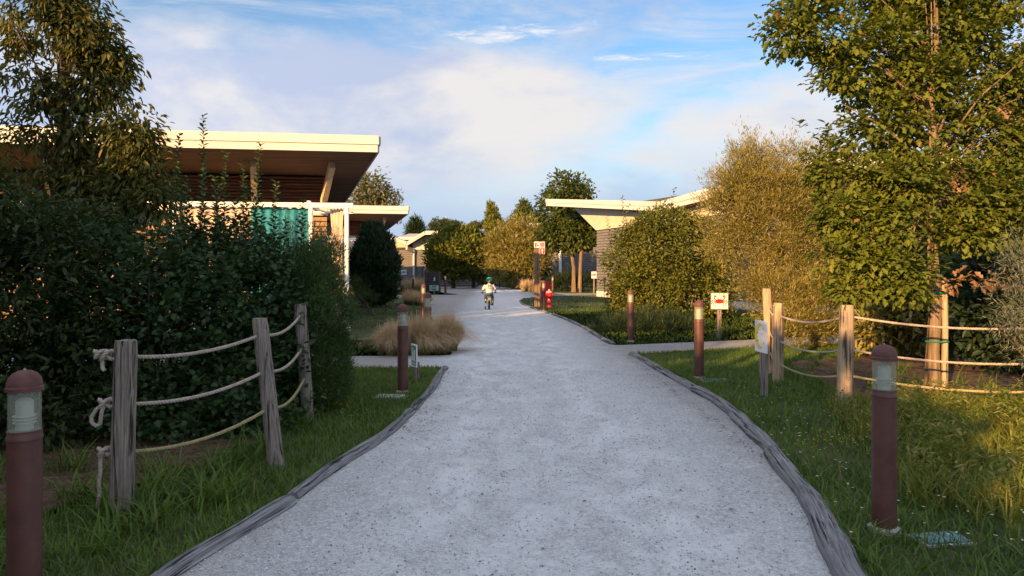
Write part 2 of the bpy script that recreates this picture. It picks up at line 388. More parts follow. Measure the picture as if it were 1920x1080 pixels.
woodmat('beam_wood', (0.50, 0.38, 0.24), (0.66, 0.53, 0.36), (0.32, 0.22, 0.13), 2, 30, bump=0.2, rough=0.6)
woodmat('slat_wood', (0.15, 0.062, 0.038), (0.26, 0.12, 0.07), (0.04, 0.02, 0.012), 0, 30, bump=0.2)
woodmat('soffit', (0.13, 0.080, 0.055), (0.20, 0.13, 0.09), (0.075, 0.05, 0.036), 0, 22, bump=0.15)
woodmat('bark', (0.12, 0.085, 0.055), (0.27, 0.19, 0.12), (0.05, 0.035, 0.025), 2, 34, bump=1.0)
woodmat('bark_dark', (0.055, 0.042, 0.032), (0.12, 0.09, 0.065), (0.025, 0.02, 0.016), 2, 34, bump=1.0)
pm('cream_paint', (0.50, 0.495, 0.47), (0.54, 0.535, 0.51), 1.2, 0.5, c3=(0.46, 0.445, 0.40), s3=0.7)
pm('white_paint', (0.74, 0.73, 0.71), (0.80, 0.79, 0.77), 2.0, 0.45)
pm('render_cream', (0.52, 0.45, 0.34), (0.57, 0.50, 0.39), 3, 0.85, 0.1)
pm('plinth', (0.55, 0.50, 0.45), (0.68, 0.62, 0.56), 4, 0.9, 0.3, c3=(0.38, 0.33, 0.28), s3=2)
pm('roof_felt', (0.40, 0.37, 0.34), (0.48, 0.45, 0.41), 1.5, 0.8)
pm('curtain_beige', (0.50, 0.39, 0.32), (0.56, 0.45, 0.37), 4, 0.85)
pm('curtain_teal', (0.012, 0.17, 0.235), (0.02, 0.22, 0.29), 4, 0.7)
pm('bollard_paint', (0.088, 0.036, 0.027), (0.115, 0.048, 0.036), 9, 0.48, 0.12, 160, c3=(0.075, 0.032, 0.027), s3=5, spec=0.4)
pm('bollard_cap', (0.10, 0.036, 0.031), (0.13, 0.05, 0.042), 14, 0.6, 0.15, 160, c3=(0.15, 0.075, 0.06), s3=7)
pm('lamp_core', (0.40, 0.42, 0.36), (0.48, 0.50, 0.44), 5, 0.35)
pm('pewter', (0.25, 0.24, 0.22), (0.35, 0.33, 0.30), 8, 0.5, metal=0.4)
pm('concrete', (0.30, 0.28, 0.25), (0.40, 0.38, 0.34), 12, 0.95, 0.4)
pm('cover_blue', (0.11, 0.22, 0.23), (0.16, 0.29, 0.30), 40, 0.8, 0.3, c3=(0.09, 0.13, 0.10), s3=14)
pm('cover_grey', (0.42, 0.45, 0.42), (0.54, 0.56, 0.53), 10, 0.7, 0.2, c3=(0.16, 0.20, 0.13), s3=12)
pm('sign_white', (0.72, 0.72, 0.71), (0.79, 0.79, 0.78), 6, 0.4)
pm('sign_red', (0.55, 0.012, 0.02), (0.60, 0.02, 0.028), 6, 0.4)
pm('sign_pink', (0.70, 0.30, 0.30), None, rough=0.4)
pm('sign_green', (0.01, 0.16, 0.10), (0.015, 0.19, 0.12), 6, 0.4)
pm('sign_blue', (0.03, 0.22, 0.55), (0.05, 0.26, 0.60), 6, 0.4)
pm('sign_yellow', (0.80, 0.55, 0.03), (0.85, 0.60, 0.05), 6, 0.4)
pm('ink_dark', (0.03, 0.03, 0.035), None, rough=0.5)
pm('hydrant_red', (0.52, 0.012, 0.022), (0.60, 0.02, 0.03), 8, 0.4)
pm('rubber', (0.02, 0.02, 0.022), (0.035, 0.035, 0.035), 20, 0.8)
pm('chrome', (0.55, 0.55, 0.56), None, rough=0.25, metal=1.0)
pm('bike_yellow', (0.55, 0.50, 0.03), (0.60, 0.55, 0.05), 9, 0.3)
pm('skin', (0.56, 0.34, 0.25), (0.60, 0.37, 0.28), 8, 0.6)
pm('shirt', (0.62, 0.58, 0.50), (0.68, 0.64, 0.56), 14, 0.9)
pm('denim', (0.060, 0.085, 0.125), (0.09, 0.12, 0.165), 30, 0.9)
pm('shoe', (0.03, 0.03, 0.04), (0.06, 0.06, 0.07), 9, 0.7)
pm('helmet_teal', (0.0, 0.36, 0.28), (0.01, 0.42, 0.33), 6, 0.35)
pm('hair', (0.07, 0.045, 0.025), None, rough=0.7)
pm('tie_green', (0.01, 0.20, 0.09), None, rough=0.6)
pm('metal_grey', (0.45, 0.45, 0.45), (0.55, 0.55, 0.54), 5, 0.4, metal=0.6)
def lens_mat():
    m, g, o = newmat('lens')
    b = g.node('ShaderNodeBsdfPrincipled'); b.inputs['Base Color'].default_value = (0.42, 0.45, 0.34, 1); b.inputs['Roughness'].default_value = 0.22
    b.inputs['Alpha'].default_value = 0.34; g.l.new(b.outputs[0], o.inputs[0]); MATS['lens'] = m
lens_mat()
def rope_mat(name, a, b_):
    pm(name, a, b_, 40, 0.95, 0.5, 220, spec=0.1, bdist=0.002)
rope_mat('rope', (0.34, 0.28, 0.235), (0.47, 0.40, 0.34)); rope_mat('rope_mossy', (0.28, 0.24, 0.12), (0.40, 0.34, 0.19))
leafmat('leaf_shrub', (0.013, 0.036, 0.012), (0.042, 0.078, 0.024), (0.07, 0.09, 0.02), 0.05, trans=0.2)
leafmat('leaf_laurel', (0.015, 0.034, 0.010), (0.046, 0.070, 0.020), (0.10, 0.10, 0.02), 0.03, trans=0.2)
leafmat('leaf_tall', (0.045, 0.060, 0.014), (0.105, 0.105, 0.024), (0.20, 0.15, 0.04), 0.06)
leafmat('leaf_oak', (0.045, 0.075, 0.010), (0.140, 0.165, 0.024), (0.28, 0.15, 0.06), 0.012)
leafmat('leaf_olive', (0.105, 0.100, 0.018), (0.250, 0.215, 0.050), (0.36, 0.32, 0.18), 0.15)
leafmat('leaf_silver', (0.085, 0.105, 0.075), (0.15, 0.165, 0.115), (0.22, 0.22, 0.15), 0.1, trans=0.15)
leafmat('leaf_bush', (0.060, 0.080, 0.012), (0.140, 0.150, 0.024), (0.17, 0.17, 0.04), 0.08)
leafmat('leaf_conifer', (0.010, 0.028, 0.012), (0.026, 0.052, 0.020), None, trans=0.08)
leafmat('leaf_hedge', (0.025, 0.055, 0.014), (0.060, 0.100, 0.026), (0.10, 0.12, 0.03), 0.08, trans=0.15)
leafmat('leaf_mid', (0.035, 0.062, 0.014), (0.080, 0.105, 0.024), (0.13, 0.12, 0.03), 0.06)
leafmat('leaf_pale', (0.085, 0.095, 0.040), (0.150, 0.150, 0.065), (0.19, 0.17, 0.08), 0.1)
leafmat('leaf_far', (0.035, 0.05, 0.022), (0.07, 0.085, 0.04), None)
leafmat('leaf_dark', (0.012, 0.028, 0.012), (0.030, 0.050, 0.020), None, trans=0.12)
leafmat('leaf_dead', (0.17, 0.095, 0.05), (0.25, 0.15, 0.085), None, trans=0.2)
leafmat('grass', (0.050, 0.102, 0.014), (0.115, 0.180, 0.032), (0.17, 0.155, 0.06), 0.05, trans=0.3)
leafmat('grass_tall', (0.095, 0.135, 0.020), (0.190, 0.205, 0.040), (0.30, 0.24, 0.09), 0.10, trans=0.35)
leafmat('grass_lawn', (0.036, 0.080, 0.013), (0.076, 0.122, 0.024), (0.12, 0.12, 0.045), 0.04, trans=0.25)
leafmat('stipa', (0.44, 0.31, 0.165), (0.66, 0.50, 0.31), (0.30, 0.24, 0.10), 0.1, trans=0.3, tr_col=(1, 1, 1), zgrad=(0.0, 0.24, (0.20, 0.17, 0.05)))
leafmat('petal_yellow', (0.65, 0.42, 0.01), (0.75, 0.52, 0.02), None)
leafmat('petal_white', (0.55, 0.52, 0.48), (0.70, 0.67, 0.62), None)
leafmat('litter', (0.10, 0.065, 0.035), (0.22, 0.15, 0.08), None, trans=0.05)
M = MATS

# ------------------------------------------------------------------ ground, path, beds
PATH = [(1.75, -9), (1.7, 1), (1.64, 3.47), (1.81, 4.02), (1.96, 4.58), (2.12, 5.76), (2.3, 7.2), (2.27, 8.8), (2.15, 11), (2.10, 12.4),
        (4.55, 13.4), (7, 14.3), (14, 17), (14, 19), (7.5, 16), (5, 14.9), (1.95, 13.8), (1.86, 14.6), (1.78, 17.5), (1.55, 20.6), (1.2, 23.4), (.78, 26), (.40, 29.5),
        (.30, 32.5), (.6, 35.5), (1.4, 37.6), (3.0, 39.0), (7, 39.9), (7, 42.6), (3, 43.0), (1.6, 45), (.2, 52), (-1.3, 59), (-3, 68), (-5, 76), (-9, 86), (-16, 92),
        (-17, 88), (-10.5, 80), (-7.4, 72), (-6.2, 60), (-5.6, 50), (-4.3, 44), (-3.0, 40.2), (-9, 39.8), (-9, 36.4), (-3.95, 35.8), (-3.4, 29), (-2.5, 22), (-1.5, 16), (-1.02, 12.2),
        (-9, 11.8), (-9, 10.5), (-1.02, 10.75), (-.98, 10.2), (-1.0, 8.4), (-1.08, 6.73), (-1.31, 5.45), (-1.43, 4.58), (-1.69, 3.47), (-1.78, 1), (-1.8, -9)]
BED_L = [(-9, 1.5), (-3.5, 2.6), (-2.75, 4.7), (-2.2, 5.7), (-2.25, 6.9), (-2.25, 8.2), (-2.7, 10.0), (-9, 10.1)]
BED_R = [(3.9, 8.1), (6, 7.5), (10, 7.3), (11, 13.0), (7.0, 12.6), (4.4, 11.4)]
def inside(P, poly):
    x, y = P[:, 0], P[:, 1]; r = np.zeros(len(P), bool); n = len(poly)
    for i in range(n):
        x1, y1 = poly[i]; x2, y2 = poly[(i + 1) % n]
        c = ((y1 > y) != (y2 > y)) & (x < (x2 - x1) * (y - y1) / ((y2 - y1) if y2 != y1 else 1e-9) + x1); r ^= c
    return r
def smooth_poly(poly, cut=0.22):
    out = []
    for i in range(len(poly)):
        a = np.array(poly[i - 1]); b = np.array(poly[i]); c = np.array(poly[(i + 1) % len(poly)])
        l1 = min(cut, np.linalg.norm(a - b) * .4); l2 = min(cut, np.linalg.norm(c - b) * .4)
        p = b + (a - b) / np.linalg.norm(a - b) * l1; q = b + (c - b) / np.linalg.norm(c - b) * l2
        out += [tuple(p), tuple(p * .25 + b * .5 + q * .25), tuple(q)]
    return out
import bmesh
def sheet(name, poly, z, m):
    bm = bmesh.new(); vs = [bm.verts.new((x, y, z)) for x, y in poly]
    f = bm.faces.new(vs); bmesh.ops.triangulate(bm, faces=[f]); bmesh.ops.recalc_face_normals(bm, faces=bm.faces)
    for f in bm.faces:
        if f.normal.z < 0: f.normal_flip()
    me = bpy.data.meshes.new(name); bm.to_mesh(me); bm.free(); return link(name, me, m)
PATHS = smooth_poly(PATH)
g_ = MB(); g_.add([(-900, -300, 0), (900, -300, 0), (900, 1500, 0), (-900, 1500, 0)], [(0, 1, 2, 3)])
tag(g_.build('ground', M['turf']), kind='structure')
tag(sheet('gravel_path', PATHS, 0.004, M['gravel']), kind='structure')
tag(sheet('planting_bed', smooth_poly(BED_L), 0.004, M['soil']), kind='structure')
tag(sheet('planting_bed', smooth_poly(BED_R), 0.004, M['soil']), kind='structure')

def loose_stones():
    n = 24000
    y = 2.9 + 7.5 * rng.random(n) ** 1.6; x = -2 + 4.6 * rng.random(n)
    edge = rng.random(n) < 0.35
    P = np.stack([x, y], 1); P = P[inside(P, PATHS)]; n = len(P)
    s = 0.0030 + 0.0052 * rng.random(n) ** 2
    O = np.array([(1, 0, 0), (0, 1, 0), (-1, 0, 0), (0, -1, 0), (0, 0, .8), (0, 0, -.8)])
    V = O[None] * (s[:, None, None] * (0.7 + .6 * rng.random((n, 6, 1)))); a = rng.random(n) * 6.28
    c, sn = np.cos(a)[:, None], np.sin(a)[:, None]
    V = np.stack([V[..., 0] * c - V[..., 1] * sn, V[..., 0] * sn + V[..., 1] * c, V[..., 2]], -1)
    V += np.stack([P[:, 0], P[:, 1], 0.005 + s * .3], 1)[:, None, :]
    fs = np.array([(0, 1, 4), (1, 2, 4), (2, 3, 4), (3, 0, 4), (1, 0, 5), (2, 1, 5), (3, 2, 5), (0, 3, 5)])
    loops = (np.arange(n)[:, None, None] * 6 + fs[None]).ravel()
    me = np_mesh('loose_gravel', V.reshape(-1, 3), loops, np.arange(n * 8) * 3, np.full(n * 8, 3))
    leafmat('pebble', (0.36, 0.35, 0.345), (0.74, 0.72, 0.70), (0.24, 0.23, 0.23), 0.06, trans=0.0, rough=0.95)
    tag(link('loose_gravel', me, M['pebble']), 'fine loose grey and white gravel on the path', 'gravel', kind='stuff')
loose_stones()

# weathered logs along the path
def edging_log(pts, r, label, seed):
    pts = [Vector((x, y, 0)) for x, y in pts]
    # resample
    L = [0]
    for a, b in zip(pts, pts[1:]): L.append(L[-1] + (b - a).length)
    def pos(s):
        for i in range(len(pts) - 1):
            if s <= L[i + 1] or i == len(pts) - 2: return pts[i].lerp(pts[i + 1], (s - L[i]) / (L[i + 1] - L[i]))
    n = max(6, int(L[-1] / 0.07)); raw = [pos(L[-1] * i / n) for i in range(n + 1)]
    for _ in range(6): raw = [raw[0]] + [(raw[i - 1] + raw[i] * 2 + raw[i + 1]) / 4 for i in range(1, n)] + [raw[-1]]
    rr = random.Random(seed); K = 28; ph = [rr.uniform(0, 6.28) for _ in range(K)]; gr = [rr.choice((0, .02, -.02, -.05, -.20)) for _ in range(K)]
    mid = raw[len(raw) // 2].copy(); mb = MB(); vs = []; uvs = []
    for i, p in enumerate(raw):
        t = (raw[min(i + 1, n)] - raw[max(i - 1, 0)]).normalized(); sd = Vector((t.y, -t.x, 0))
        knot = 1 + .07 * math.sin(i * .23 + seed) + .05 * math.sin(i * .61 + 2 * seed)
        sway = sd * .012 * math.sin(i * .19 + seed * 1.7)
        if i in (0, n): knot *= .86
        for k in range(K):
            a = 2 * math.pi * k / K
            q = r * knot * (1 + gr[k] * max(0, .5 + .7 * math.sin(i * .12 + ph[k])) + .022 * rr.uniform(-1, 1))
            vs.append(p - mid + sway + sd * math.cos(a) * q * 1.1 + Vector((0, 0, max(math.sin(a) * q * .85 + r * .22, -0.01)))); uvs.append((a * r, L[-1] * i / n))
    fs = [(i * K + k, i * K + (k + 1) % K, (i + 1) * K + (k + 1) % K, (i + 1) * K + k) for i in range(n) for k in range(K)]
    nq = len(fs); fs += [tuple(reversed(range(K))), tuple(range(n * K, (n + 1) * K))]
    mb.add(vs, fs); o = mb.build('edging_log', M['log_wood'], smooth=True, loc=mid)
    uvl = o.data.uv_layers.new(name='grain')
    for pl in o.data.polygons:
        for li in pl.loop_indices:
            vi = o.data.loops[li].vertex_index; u, v = uvs[vi]
            if vi % K == 0 and any(o.data.loops[l2].vertex_index % K == K - 1 for l2 in pl.loop_indices) and len(pl.vertices) == 4: u = 2 * math.pi * r
            uvl.data[li].uv = (u, v)
    tag(o, label, 'edging log', 'weathered logs edging the gravel path')
edging_log([(1.60, -1.5), (1.60, 1.5), (1.60, 3.3), (1.77, 4.02), (1.92, 4.58), (2.02, 5.2), (2.10, 5.72)], .072, 'thick cracked grey log on the right path edge, nearest the camera', 3)
edging_log([(2.115, 5.79), (2.19, 6.4), (2.27, 7.2), (2.28, 8.0), (2.25, 8.68)], .068, 'cracked grey log on the right path edge in front of the moon sign', 5)
edging_log([(2.24, 8.75), (2.19, 10.2), (2.14, 11), (2.09, 12.35)], .058, 'farther grey log on the right path edge beside the leaning side path', 8)
edging_log([(-1.78, -1.5), (-1.76, 1.5), (-1.67, 3.47), (-1.54, 4.0), (-1.43, 4.54)], .055, 'weathered grey log on the left path edge, nearest the camera', 13)
edging_log([(-1.42, 4.61), (-1.31, 5.45), (-1.17, 6.2), (-1.09, 6.75), (-1.04, 7.38)], .052, 'weathered grey log on the left path edge beside the three rope posts', 17)
edging_log([(-1.04, 7.45), (-1.01, 8.4), (-1.00, 9.6), (-1.00, 10.65)], .048, 'grey log on the left path edge beside the bollard by the green sign', 21)
edging_log([(1.98, 13.95), (1.90, 15.4), (1.84, 17.4)], .05, 'slim grey edging log along the lawn corner opposite the pampas grass', 23)
edging_log([(1.84, 17.45), (1.72, 19.2), (1.55, 21.2)], .05, 'slim grey edging log halfway along the lawn with the hydrant', 27)
edging_log([(1.55, 21.25), (1.15, 24), (.84, 26), (.44, 29.6), (.36, 32)], .045, 'farthest slim grey edging log, curving past the red hydrant', 29)

# ------------------------------------------------------------------ lawns
def blades(name, P, h, w, m, label, lean=0.55, kind='blade', z0=0.0):
    n = len(P); P3 = np.concatenate([P, np.full((n, 1), z0)], 1)
    a = rng.random(n) * 6.283; ln = lean * (0.2 + rng.random(n))
    D = np.stack([np.cos(a) * ln, np.sin(a) * ln, np.ones(n)], 1)
    N = np.stack([-np.cos(a), -np.sin(a), ln], 1) + sph(n) * .3
    s = 0.45 + 0.8 * rng.random(n)
    me = leaves_mesh(name, P3, D, N, h * s, w * (0.7 + .6 * rng.random(n)), kind)
    return tag(link(name, me, m), label, 'grass', kind='stuff')
def scatter(n, x0, x1, y0, y1, pw=1.0, margin=None):
    y = y0 + (y1 - y0) * rng.random(n) ** pw; x = x0 + (x1 - x0) * rng.random(n)
    P = np.stack([x, y], 1)
    vis = np.abs(x) < 0.80 * y + 1.2
    P = P[vis]; P = P[~inside(P, PATHS)]
    return P
def patchy(P, thr, scale=1.3, seed=0.0):
    v = np.sin(P[:, 0] * scale + seed) * np.sin(P[:, 1] * scale * 1.13 + 1.7 * seed) + .5 * np.sin(P[:, 0] * scale * 2.7 + P[:, 1] * 2.1)
    return P[v + 0.9 * rng.normal(size=len(P)) * .5 > thr]
def lawn():
    beds = lambda P: P[~inside(P, BED_L) & ~inside(P, BED_R)]
    P = np.concatenate([beds(scatter(98000, -6, -1.02, 1.6, 10.6, 1.2)), beds(scatter(130000, 1.7, 9, 1.6, 13.5, 1.2))])
    # tyres and feet keep the verge short next to the logs
    blades('lawn_grass', P, 0.070, 0.007, M['grass'], 'short green grass on the verges beside the near path')
    P = np.concatenate([scatter(32000, -12, -1, 10.5, 24, 1.5), scatter(42000, 1.2, 12, 12.5, 26, 1.5)])
    blades('lawn_grass', P, 0.062, 0.012, M['grass_lawn'], 'mown green lawn on both sides beyond the side paths')
    P = scatter(42000, -26, 22, 23, 75, 1.7)
    blades('lawn_grass', P, 0.080, 0.036, M['grass_lawn'], 'far green lawns around the cottages')
    # longer tufts
    P = np.concatenate([patchy(beds(scatter(9000, -5, -1.5, 2.0, 9.5)), .25, 1.9, 1.0), patchy(beds(scatter(26000, 1.9, 8, 2.0, 10.5)), .2, 1.7, 2.0)])
    blades('long_grass', P, 0.17, 0.009, M['grass'], 'longer arching tufts in the verge grass', lean=1.1)
    # weedy sunlit grass right
    c = np.stack([2.6 + 4.0 * rng.random(620), 4.2 + 3.6 * rng.random(620)], 1); c = beds(c); c = c[(c[:, 0] > 2.55 + (c[:, 1] - 4.3) * .25)]
    P = np.repeat(c, 26, 0) + rng.normal(size=(len(c) * 26, 2)) * .05
    blades('weedy_grass', P, 0.22, 0.010, M['grass_tall'], 'tall yellow-green weedy grass right of the near bollard', lean=.7)
    P = np.repeat(c[::2], 34, 0) + rng.normal(size=(len(c[::2]) * 34, 2)) * .05
    n = len(P); z = 0.04 + .26 * rng.random(n)
    a = rng.random(n) * 6.28; D = np.stack([np.cos(a), np.sin(a), .5 + 0 * a], 1)
    s = .6 + .6 * rng.random(n)
    me = leaves_mesh('weed_leaves', np.stack([P[:, 0], P[:, 1], z], 1), D, np.array([0, 0, 1.]) + sph(n) * .4, .062 * s, .020 * s, 'leaf')
    tag(link('weed_leaves', me, M['grass_tall']), 'leafy weeds among the tall grass', 'weeds', kind='stuff')
    # rank tufts at the foot of the left fence and under the oak
    c = np.array([(-2.25 + .35 * rng.random(), 3.6 + 4.4 * rng.random()) for _ in range(40)] + [(4.0 + 4 * rng.random(), 7.45 + .5 * rng.random()) for _ in range(46)] + [(-2.9 + 1.1 * rng.random(), 4.0 + .8 * rng.random()) for _ in range(16)] + [(4.2 + 5 * rng.random(), 8 + 4 * rng.random()) for _ in range(40)] + [(-4.4 + 2 * rng.random(), 3.4 + 2 * rng.random()) for _ in range(40)])
    P = np.repeat(c, 22, 0) + rng.normal(size=(len(c) * 22, 2)) * .045
    blades('fence_grass', P, 0.26, 0.011, M['grass'], 'rank grass tufts along the rope fences', lean=1.0)
    # grass leaning over the logs
    def along(pts, off, k):
        Q = []
        for (x1, y1), (x2, y2) in zip(pts, pts[1:]):
            m_ = int(math.hypot(x2 - x1, y2 - y1) * k); s_ = rng.random(m_)
            Q.append(np.stack([x1 + (x2 - x1) * s_ + off * (1 + .5 * rng.random(m_)), y1 + (y2 - y1) * s_], 1))
        return np.concatenate(Q)
    P = np.concatenate([along([(1.60, 2.5), (1.77, 4.02), (1.92, 4.58), (2.10, 5.75), (2.27, 7.2), (2.25, 8.7), (2.14, 11), (2.09, 12.3)], .075, 260), along([(-1.74, 2.5), (-1.67, 3.47), (-1.43, 4.55), (-1.31, 5.45), (-1.06, 7), (-1.01, 8.4), (-1.0, 10.6)], -.055, 260)])
    blades('verge_fringe', patchy(P, -.2, 4.0, 3.0), 0.12, 0.007, M['grass'], 'grass fringe leaning over the edging logs', lean=1.0)
    # side-path fringe
    x = np.linspace(-6, -1.2, 900); P = np.stack([x + .03 * rng.normal(size=900), 10.42 + .03 * rng.normal(size=900)], 1)
    blades('path_fringe', P, .10, .008, M['grass_tall'], 'thin dry grass fringe along the left side path', lean=.5)
    # clover and yellow flowers
    def dots(name, C, k, sd, h, s, m, label):
        P = np.repeat(C, k, 0) + rng.normal(size=(len(C) * k, 2)) * sd; P = P[~inside(P, PATHS)]; n = len(P)
        hh = h * (.6 + .8 * rng.random(n)); a = rng.random(n * 4) * 6.28
        Q = np.repeat(np.stack([P[:, 0], P[:, 1], hh], 1), 4, 0)
        D = np.stack([np.cos(a), np.sin(a), .4 + 0 * a], 1)
        me = leaves_mesh(name, Q, D, np.tile([0, 0, 1.], (n * 4, 1)), np.full(n * 4, s), np.full(n * 4, s * .9), 'small')
        tag(link(name, me, m), label, 'flowers', kind='stuff')
    C = np.array([gd(690, 795)[:2], gd(650, 780)[:2], gd(1560, 845)[:2], gd(1590, 840)[:2], gd(1540, 850)[:2], gd(1625, 842)[:2], gd(640, 745)[:2]])
    dots('yellow_flowers', C, 26, .14, .10, .009, M['petal_yellow'], 'little yellow flowers in the verge grass')
    C = np.concatenate([scatter(60, 1.9, 6, 14.5, 26), scatter(60, -6, -2, 12.6, 26), scatter(40, 1.9, 4.5, 3.4, 9)])
    dots('clover_flowers', C, 7, .3, .09, .012, M['petal_white'], 'white clover flowers scattered over the lawns')
    # dead leaves and twigs along the edges and in the beds
    Pl = np.concatenate([np.stack([-6 + 4 * rng.random(4500), 3 + 7 * rng.random(4500)], 1), np.stack([4 + 6 * rng.random(5000), 7.4 + 5 * rng.random(5000)], 1)])
    Pl = Pl[inside(Pl, BED_L) | inside(Pl, BED_R)]
    E1 = np.array([(2.0 - .10 * rng.random() ** 2, 4.6 + 7.5 * rng.random()) for _ in range(160)] + [(-1.0 + .25 * rng.random() ** 2, 6 + 4.5 * rng.random()) for _ in range(160)] + [(-1.3 + 3.4 * rng.random(), 3.3 + 12 * rng.random()) for _ in range(70)])
    Pl = np.concatenate([Pl, E1]); n = len(Pl)
    me = leaves_mesh('leaf_litter', np.concatenate([Pl, np.full((n, 1), .012)], 1), np.concatenate([rng.normal(size=(n, 2)), np.zeros((n, 1))], 1), np.array([0, 0, 1.]) + sph(n) * .3, .015 + .03 * rng.random(n), .006 + .014 * rng.random(n), 'leaf')
    tag(link('leaf_litter', me, M['litter']), 'dry leaves and bits of twig on soil and gravel', 'leaf litter', kind='stuff')
lawn()

# ------------------------------------------------------------------ cottages
def plane_z(a, b, c):
    n = (Vector(b) - Vector(a)).cross(Vector(c) - Vector(a))
    return lambda x, y: a[2] - (n.x * (x - a[0]) + n.y * (y - a[1])) / n.z
def roof_part(root, o, pts, edges, thick=.36, name='roof'):
    """pts: soffit corners (world), edges: which edges carry fascia boards; o = root location"""
    P = [Vector(p) - o for p in pts]; c = sum(P, Vector()) / len(P)
    rf = MB().prism(P, .03).build('soffit', M['soffit'], root)
    ins = [p + (Vector((c.x, c.y, p.z)) - p).normalized() * .05 + Vector((0, 0, .034)) for p in P]
    MB().prism(ins, thick - .03).build(name, M['roof_felt'], root)
    for i in edges:
        a = P[i]; b = P[(i + 1) % len(P)]; d = (b - a).normalized(); n = Vector((d.y, -d.x, 0)).normalized()
        if n.dot(a - c) < 0: n = -n
        z = Vector((0, 0, 1)); h1 = thick * .46
        MB().plate([a - z * .012 + n * .004, b - z * .012 + n * .004, b + z * h1 + n * .004, a + z * h1 + n * .004], n * .035).build('fascia', M['cream_paint'], root)
        ns = max(1, round((b - a).length / 2.7)); e = d * .003
        for s_ in range(ns):
            p = a.lerp(b, s_ / ns) + e - (d * .03 if s_ == 0 else e * 0); q = a.lerp(b, (s_ + 1) / ns) - e + (d * .03 if s_ == ns - 1 else e * 0)
            MB().plate([p + z * (h1 + .004) + n * .006, q + z * (h1 + .004) + n * .006, q + z * (thick + .02) + n * .006, p + z * (thick + .02) + n * .006], n * .065).build('fascia_board', M['cream_paint'], root)
def planks(root, a, b, z0, z1, h, m, n_out, name='plank', thick=.03):
    a = Vector(a); b = Vector(b); d = b - a; L = d.length; rz = math.atan2(d.y, d.x)
    me = MB().box((L / 2, 0, h / 2 - .014), (L, thick, h - .030)).mesh(name); me.materials.append(m)
    k = int((z1 - z0) / h)
    for i in range(k):
        link(name, me, m, root, loc=(a.x + n_out[0] * thick * .55 + n_out[0] * .004 * (i % 3), a.y + n_out[1] * thick * .55 + n_out[1] * .004 * (i % 3), z0 + i * h), rot=(R(2.0) * 0, 0, rz))
def body(root, o, foot, z0, z1s, m, name='wall'):
    """foot: footprint corners, z1s: top heights"""
    n = len(foot); b = [Vector((x, y, z0)) - o for x, y in foot]; t = [Vector((x, y, z)) - o for (x, y), z in zip(foot, z1s)]
    mb = MB(); mb.add(b + t, [tuple(reversed(range(n))), tuple(range(n, 2 * n))] + [(i, (i + 1) % n, n + (i + 1) % n, n + i) for i in range(n)])
    return mb.build(name, m, root)
def copy_tree(o, parent=None, skip=()):
    c = o.copy(); COL.objects.link(c); c.parent = parent
    for ch in list(o.children):
        if ch.name.split('.')[0] not in skip: copy_tree(ch, c, skip)
    return c

